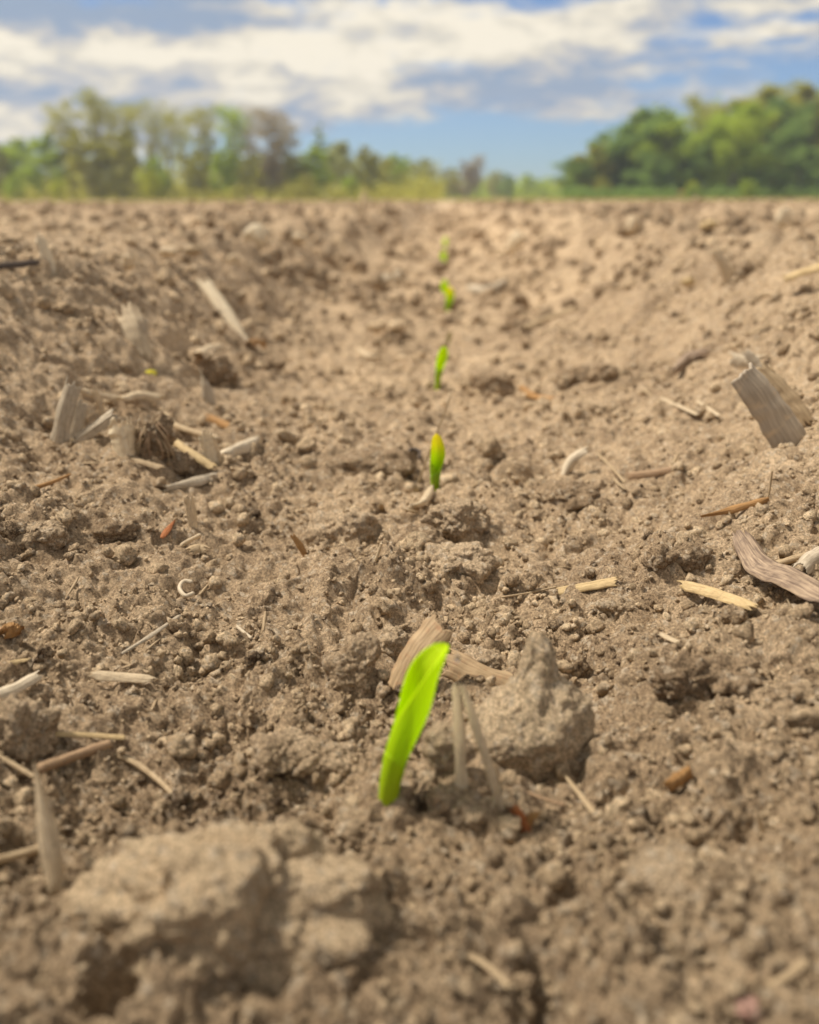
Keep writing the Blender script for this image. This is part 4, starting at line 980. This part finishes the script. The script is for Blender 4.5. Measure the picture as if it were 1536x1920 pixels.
def tree_proto(seed, hgt, crown_from, spread, leaves, leaf, shape):
    """trunk mesh data and crown mesh data of one tree, foot at the origin"""
    rng = np.random.default_rng(seed); V = []; F = []; nv = 0; tips = []
    def limb(p, d, ln, r, lev):
        nonlocal nv
        n = 7 if lev else 12; ms = 6; C = [p]; dd = d / np.linalg.norm(d)
        for i in range(n - 1):
            dd = dd + rng.normal(0, .07 if lev else .025, 3) + np.array((0, 0, .05 if lev else .01)); dd /= np.linalg.norm(dd)
            C.append(C[-1] + dd * ln / (n - 1))
        C = np.array(C); T, S, Nn = frames(C, (.3, .9, .1) if abs(d[2]) > .5 else (0, 0, 1))
        rr = np.linspace(r, r * (.25 if lev else .22), n)
        if lev == 0: rr[0] *= 1.35
        a = np.linspace(0, 2 * np.pi, ms, endpoint=False)
        V.append((C[:, None] + rr[:, None, None] * (np.cos(a)[None, :, None] * S[:, None] + np.sin(a)[None, :, None] * Nn[:, None])).reshape(-1, 3))
        F.append(grid_faces(n, ms, True) + nv); nv += n * ms
        return C
    tr = limb(np.zeros(3), np.array((rng.normal(0, .04), rng.normal(0, .04), 1.)), hgt * .95, hgt * .023, 0)
    nb = 15
    for i in range(nb):
        f = crown_from + (1 - crown_from) * (i + rng.uniform(.1, .9)) / nb
        k = f * (len(tr) - 1); j = int(k); p = tr[j] + (tr[min(j + 1, len(tr) - 1)] - tr[j]) * (k - j)
        g = (f - crown_from) / (1 - crown_from)
        env = {'round': math.sin(math.pi * min(1, .18 + .8 * g)) ** .7, 'vase': .45 + .7 * g - .75 * max(0, g - .75) * 2, 'spire': 1.05 - .9 * g, 'dome': (1 - max(0, g - .15) ** 2.2) ** .6}[shape]
        a = i * 2.4 + rng.uniform(-.5, .5); up = {'round': .5, 'vase': 1.1, 'spire': .35, 'dome': .35}[shape]
        ln = hgt * spread * max(env, .15) * rng.uniform(.8, 1.15)
        C = limb(p, np.array((math.cos(a), math.sin(a), up)), ln, hgt * .006 * (1.2 - .7 * g), 1)
        tips += [(C[q], ln * .46) for q in range(2, len(C))]
        for s in range(2):
            q = rng.integers(2, 6); C2 = limb(C[q], np.array((math.cos(a + rng.normal(0, .9)), math.sin(a + rng.normal(0, .9)), rng.uniform(.1, 1.0))), ln * .5, hgt * .0028, 2)
            tips += [(C2[t], ln * .36) for t in range(2, len(C2))]
    tips += [(tr[-1], hgt * spread * .25), (tr[-2], hgt * spread * .25)]
    me = mesh_obj('trunk', np.concatenate(V), np.concatenate(F), M_BARK)
    # crown: leaf sprays clustered about the twigs, clumped so that the sky shows between
    keep = rng.uniform(0, 1, len(tips)) < .8
    tp = np.array([t[0] for t in tips])[keep]; tr_ = np.array([t[1] for t in tips])[keep]
    i = rng.integers(0, len(tp), leaves); d = rng.normal(0, 1, (leaves, 3)); d *= (rng.uniform(0, 1, leaves) ** .5 / np.linalg.norm(d, axis=1))[:, None]
    c = tp[i] + d * tr_[i][:, None] * np.array((1, 1, .75)); c[:, 2] = np.maximum(c[:, 2], .4)
    sz = leaf * rng.uniform(.5, 1.3, leaves)
    q1 = rng.normal(0, 1, (leaves, 3)); q1 /= np.linalg.norm(q1, axis=1)[:, None]; q2 = np.cross(q1, rng.normal(0, 1, (leaves, 3))); q2 /= np.linalg.norm(q2, axis=1)[:, None]
    P = np.stack([c - q1 * sz[:, None], c + q2 * sz[:, None] * .55, c + q1 * sz[:, None], c - q2 * sz[:, None] * .55], 1).reshape(-1, 3)
    cr = mesh_obj('crown', P, np.arange(leaves * 4).reshape(-1, 4), FOL['green'], None, False)
    return me, cr
#          seed  h  from spread leaves leaf shape
PROTO = {'tall': [tree_proto(s, 20, .32, .25, 5200, .22, 'vase') for s in (1, 2, 3)],
         'airy': [tree_proto(s, 20, .42, .26, 2800, .20, 'vase') for s in (4, 5)],
         'full': [tree_proto(s, 20, .08, .30, 14000, .30, 'dome') for s in (6, 7, 8)],
         'round': [tree_proto(s, 20, .12, .32, 14000, .30, 'round') for s in (9, 10)],
         'spire': [tree_proto(s, 20, .10, .19, 6500, .26, 'spire') for s in (11,)],
         'bush': [tree_proto(s, 20, .04, .42, 5500, .55, 'round') for s in (12, 13)]}
USED = {}
_tn = [0]
def tree(px, top, dist, kind, tint, label, group, wide=1.0, name='tree', cat='tree'):
    _tn[0] += 1; i = _tn[0]
    Pf = at(px, 375, dist); z0 = .02
    T_top = at(px, top, dist); h = T_top.z - z0
    prs = PROTO[kind]; tk, cr = prs[i % len(prs)]
    root = empty(name, (Pf.x, Pf.y, z0)); root.empty_display_size = 1
    zmax = max(v.co.z for v in cr.data.vertices) if (kind, i % len(prs)) not in USED else USED[(kind, i % len(prs))]
    USED[(kind, i % len(prs))] = zmax
    s = h / zmax; root.scale = (s * wide, s * wide, s); root.rotation_euler = (0, 0, i * 1.9)
    for o in (tk, cr):
        c = o.copy(); COL.objects.link(c); c.parent = root
        if o is cr:
            c.material_slots[0].link = 'OBJECT'; c.material_slots[0].material = FOL[tint]
    return tag(root, label, cat, group)
LW, RW, MW = 'trees of the wood on the left', 'trees of the wood on the right', 'trees far off between the two woods'
LEFT = [(-170, 262, 150, 'full', 'olive', 'olive tree outside the left edge of the view, standing in the left wood'),
 (-80, 258, 160, 'full', 'brown', 'brownish tree at the very left edge of the left wood'),
 (-5, 268, 150, 'full', 'olive', 'low olive tree at the left edge of the picture'),
 (48, 258, 155, 'round', 'green', 'low green tree second from the left edge, before the tall trees begin'),
 (92, 248, 150, 'full', 'green', 'bright rounded tree just left of the tallest left trees'),
 (140, 178, 150, 'tall', 'olive', 'first tall tree of the left wood, leaning over the low green ones'),
 (172, 245, 142, 'full', 'olive', 'broad olive tree filling the foot of the tallest left trees'),
 (195, 160, 150, 'tall', 'olive', 'tallest tree of the left wood, airy olive crown'),
 (228, 240, 143, 'full', 'olive', 'bushy olive tree right under the tallest tree'),
 (245, 185, 156, 'tall', 'olive', 'tall olive tree just right of the tallest one'),
 (288, 182, 152, 'airy', 'olive', 'thin-crowned tall tree with sky between its limbs, left wood'),
 (325, 188, 156, 'airy', 'olive', 'thin-crowned tall tree before the gap in the left wood'),
 (300, 290, 145, 'full', 'green', 'low green tree under the thin-crowned pair'),
 (352, 196, 160, 'airy', 'pale', 'pale thin-crowned tree left of the gap in the left wood'),
 (372, 285, 148, 'full', 'olive', 'dark low tree in the gap of the left wood'),
 (400, 192, 154, 'tall', 'olive', 'tall olive tree just right of the gap in the left wood'),
 (432, 190, 150, 'tall', 'green', 'tall green tree in the middle of the left wood'),
 (425, 280, 146, 'full', 'green', 'low green tree below the tall green one'),
 (478, 190, 156, 'airy', 'brown', 'tall thin brown tree left of the brown dome'),
 (505, 195, 150, 'tall', 'brown', 'tall brown domed tree of the left wood, still in bud'),
 (540, 212, 154, 'tall', 'brown', 'right shoulder of the brown domed crowns, a lower brown tree'),
 (470, 285, 146, 'full', 'olive', 'low olive tree at the foot of the thin brown tree'),
 (512, 290, 148, 'full', 'brown', 'low brown tree at the foot of the brown dome'),
 (560, 285, 150, 'full', 'olive', 'low olive tree right of the brown dome'),
 (604, 232, 155, 'spire', 'green', 'slim pointed green tree right of the brown dome'),
 (590, 275, 150, 'full', 'green', 'green tree at the foot of the slim pointed one'),
 (640, 262, 160, 'round', 'pale', 'rounded pale green tree right of the slim pointed one'),
 (680, 272, 165, 'full', 'olive', 'olive tree where the left wood starts to drop'),
 (712, 285, 170, 'round', 'olive', 'rounded olive tree on the dropping end of the left wood'),
 (748, 286, 175, 'full', 'green', 'green domed tree near the right end of the left wood'),
 (785, 294, 185, 'round', 'pale', 'pale tree next to the right end of the left wood'),
 (812, 296, 190, 'airy', 'pale', 'last thin pale tree at the right end of the left wood')]
for px, top, d, k, t, lab in LEFT: tree(px, top, d, k, t, lab, LW, 1.15 if top > 225 else 1.2)
MID = [(846, 312, 260, 'full', 'olive', 'low olive tree just right of the left wood'), (872, 300, 280, 'full', 'brown', 'brown-green tree left of the brown one, far middle'),
 (900, 288, 280, 'tall', 'brown', 'rounded brown tree standing highest in the far middle'), (925, 318, 270, 'full', 'pale', 'small pale tree right of the brown one in the far middle'),
 (950, 322, 260, 'full', 'dark', 'dark green tree alone in the far middle'), (985, 325, 300, 'round', 'green', 'low green tree left of the hollow between the woods'),
 (1015, 336, 310, 'round', 'green', 'low green tree in the hollow between the woods'), (1045, 338, 310, 'round', 'olive', 'low olive tree hidden next to the right wood')]
for px, top, d, k, t, lab in MID: tree(px, top, d, k, t, lab, MW, 1.25)
RIGHT = [(1072, 288, 150, 'round', 'dark', 'dark rounded tree at the left end of the right wood'),
 (1105, 268, 150, 'full', 'olive', 'brown-green tree second from the left end of the right wood'),
 (1142, 244, 152, 'full', 'dark', 'green tree third from the left end of the right wood'),
 (1178, 212, 150, 'full', 'dark', 'dark green tree at the first high crown of the right wood'),
 (1210, 195, 148, 'round', 'dark', 'rounded dark tree making the first high crown of the right wood'),
 (1250, 202, 145, 'full', 'green', 'vivid green tree just right of the first high crown'),
 (1285, 172, 165, 'tall', 'olive', 'olive tree showing thin twigs above the vivid green one'),
 (1300, 255, 142, 'full', 'dark', 'dark green tree at the front of the right wood'),  # darker leaf colour than its neighbours
 (1335, 186, 160, 'tall', 'olive', 'tall olive tree behind the yellow-green front tree'),
 (1372, 192, 140, 'round', 'green', 'yellow-green rounded tree standing forward in the right wood'),
 (1415, 165, 155, 'full', 'olive', 'olive tree left of the highest crown of the right wood'),
 (1442, 146, 165, 'tall', 'olive', 'highest thin crown of the right wood, twigs against the sky'),
 (1470, 180, 148, 'full', 'dark', 'broad green tree right under the highest crown'),
 (1505, 158, 152, 'full', 'olive', 'olive tree near the right edge of the picture'),
 (1540, 148, 155, 'full', 'olive', 'tall olive tree cut by the right edge of the picture'),
 (1600, 140, 158, 'full', 'dark', 'green tree just outside the right edge, standing in the right wood'),
 (1680, 140, 158, 'full', 'olive', 'olive tree farther outside the right edge in the right wood'),
 (1420, 280, 138, 'full', 'dark', 'low dark tree at the front, between the yellow-green tree and the right edge'),
 (1500, 270, 138, 'full', 'dark', 'low dark tree at the front near the right edge'),
 (1230, 285, 140, 'full', 'dark', 'low dark tree at the foot of the first high crown')]
for px, top, d, k, t, lab in RIGHT: tree(px, top, d, k, t, lab, RW, 1.4)
SH = 'bushes along the edge of the woods'
for px, top, t, lab, d in [(1297, 338, 'bright', 'small light green bush at the foot of the right wood', 134), (285, 315, 'bright', 'yellow-green bush at the foot of the gap in the left wood', 138),
    (30, 325, 'green', 'green bush at the left edge of the left wood', 138), (110, 335, 'bright', 'bright bush below the tallest left trees', 138),
    (575, 325, 'olive', 'olive bush below the slim pointed tree', 142), (655, 330, 'green', 'green bush below the rounded pale tree', 145),
    (1130, 335, 'olive', 'olive bush near the left end of the right wood', 140), (1400, 335, 'green', 'green bush below the yellow-green tree', 132)]:
    tree(px, top, d, 'bush', t, lab, SH, 1.0, 'bush', 'bush')
# the depth of the woods behind the front trees, and the scrub at their foot
def mass(name, label, xr, dr, hfun, count, leaf, tint, seed):
    rng = np.random.default_rng(seed)
    px = rng.uniform(xr[0], xr[1], count); dist = rng.uniform(dr[0], dr[1], count)
    c = np.array([at(float(a), 375, float(b))[:] for a, b in zip(px, dist)])
    hh = np.array([hfun(float(a)) for a in px]) * dist / FPX
    c[:, 2] = .05 + hh * rng.uniform(0, 1, count) ** .8 * (.75 + .5 * gnoise(px / 23, dist / 7, seed))
    sz = leaf * rng.uniform(.5, 1.3, count)
    q1 = rng.normal(0, 1, (count, 3)); q1 /= np.linalg.norm(q1, axis=1)[:, None]; q2 = np.cross(q1, rng.normal(0, 1, (count, 3))); q2 /= np.linalg.norm(q2, axis=1)[:, None]
    P = np.stack([c - q1 * sz[:, None], c + q2 * sz[:, None] * .6, c + q1 * sz[:, None], c - q2 * sz[:, None] * .6], 1).reshape(-1, 3)
    o = mesh_obj(name, P, np.arange(count * 4).reshape(-1, 4), FOL[tint], None, False)
    tag(o, label, 'undergrowth', None, 'stuff')
mass('scrub', 'low green scrub along the foot of the left wood', (-250, 830), (139, 175), lambda x: 30, 9000, .4, 'olive', 1)
mass('scrub', 'olive scrub filling the inside of the left wood', (-250, 830), (160, 200), lambda x: 75 - 30 * max(0, (x - 600) / 230), 9000, .55, 'olive', 2)
mass('scrub', 'far low greenery between the two woods', (815, 1060), (290, 340), lambda x: 36, 3000, .9, 'green', 3)
mass('scrub', 'dark undergrowth filling the inside of the right wood', (1060, 1750), (150, 185), lambda x: np.interp(x, [1060, 1200, 1450, 1750], [60, 130, 165, 175]), 20000, .5, 'green', 4)
mass('scrub', 'low green scrub along the foot of the right wood', (1052, 1750), (132, 145), lambda x: 22, 7000, .4, 'dark', 5)
mass('grass', 'thin green grass verge where the field meets the woods', (-300, 1800), (124, 138), lambda x: 3, 14000, .14, 'olive', 6)
for prs in PROTO.values():
    for tk, cr in prs:
        bpy.data.objects.remove(tk); bpy.data.objects.remove(cr)
def marker():
    P = at(1272, 376, 120); z = 0
    root = empty('marker_stake', (P.x, P.y, .03)); tag(root, 'small orange marker stake at the foot of the right wood', 'marker')
    m, N, L, o = new_mat('orange_paint'); b = N.new('ShaderNodeBsdfPrincipled'); b.inputs['Base Color'].default_value = (.55, .22, .05, 1); L.new(b.outputs[0], o.inputs[0])
    tube('stake', None, None, [(0, 0, 0), (0, 0, .6), (.02, 0, 1.2)], .05, .04, M_BARK, parent=root, n=8, m=8)
    strip('flag', None, None, [(.04, 0, .95), (.3, 0, .93), (.55, .05, .85)], .35, m, t=.01, up=(0, -1, .1), parent=root, n=12, m=7, ragged=.1)
marker()

# the air over the field: far woods fade a little
def haze():
    V = np.array([(x, y, z) for x in (-420, 420) for y in (-60, 460) for z in (-1.5, 48)], float)
    F = np.array([(0, 1, 3, 2), (4, 6, 7, 5), (0, 4, 5, 1), (2, 3, 7, 6), (0, 2, 6, 4), (1, 5, 7, 3)])
    m, N, L, o = new_mat('air'); v = N.new('ShaderNodeVolumePrincipled'); v.inputs['Color'].default_value = (.86, .91, 1, 1)
    v.inputs['Density'].default_value = .0006; v.inputs['Anisotropy'].default_value = .2
    L.new(v.outputs[0], o.inputs['Volume'])
    ob = mesh_obj('haze', V, F, m, None, False); tag(ob, 'thin spring haze in front of the far woods', 'haze', None, 'stuff')
haze()
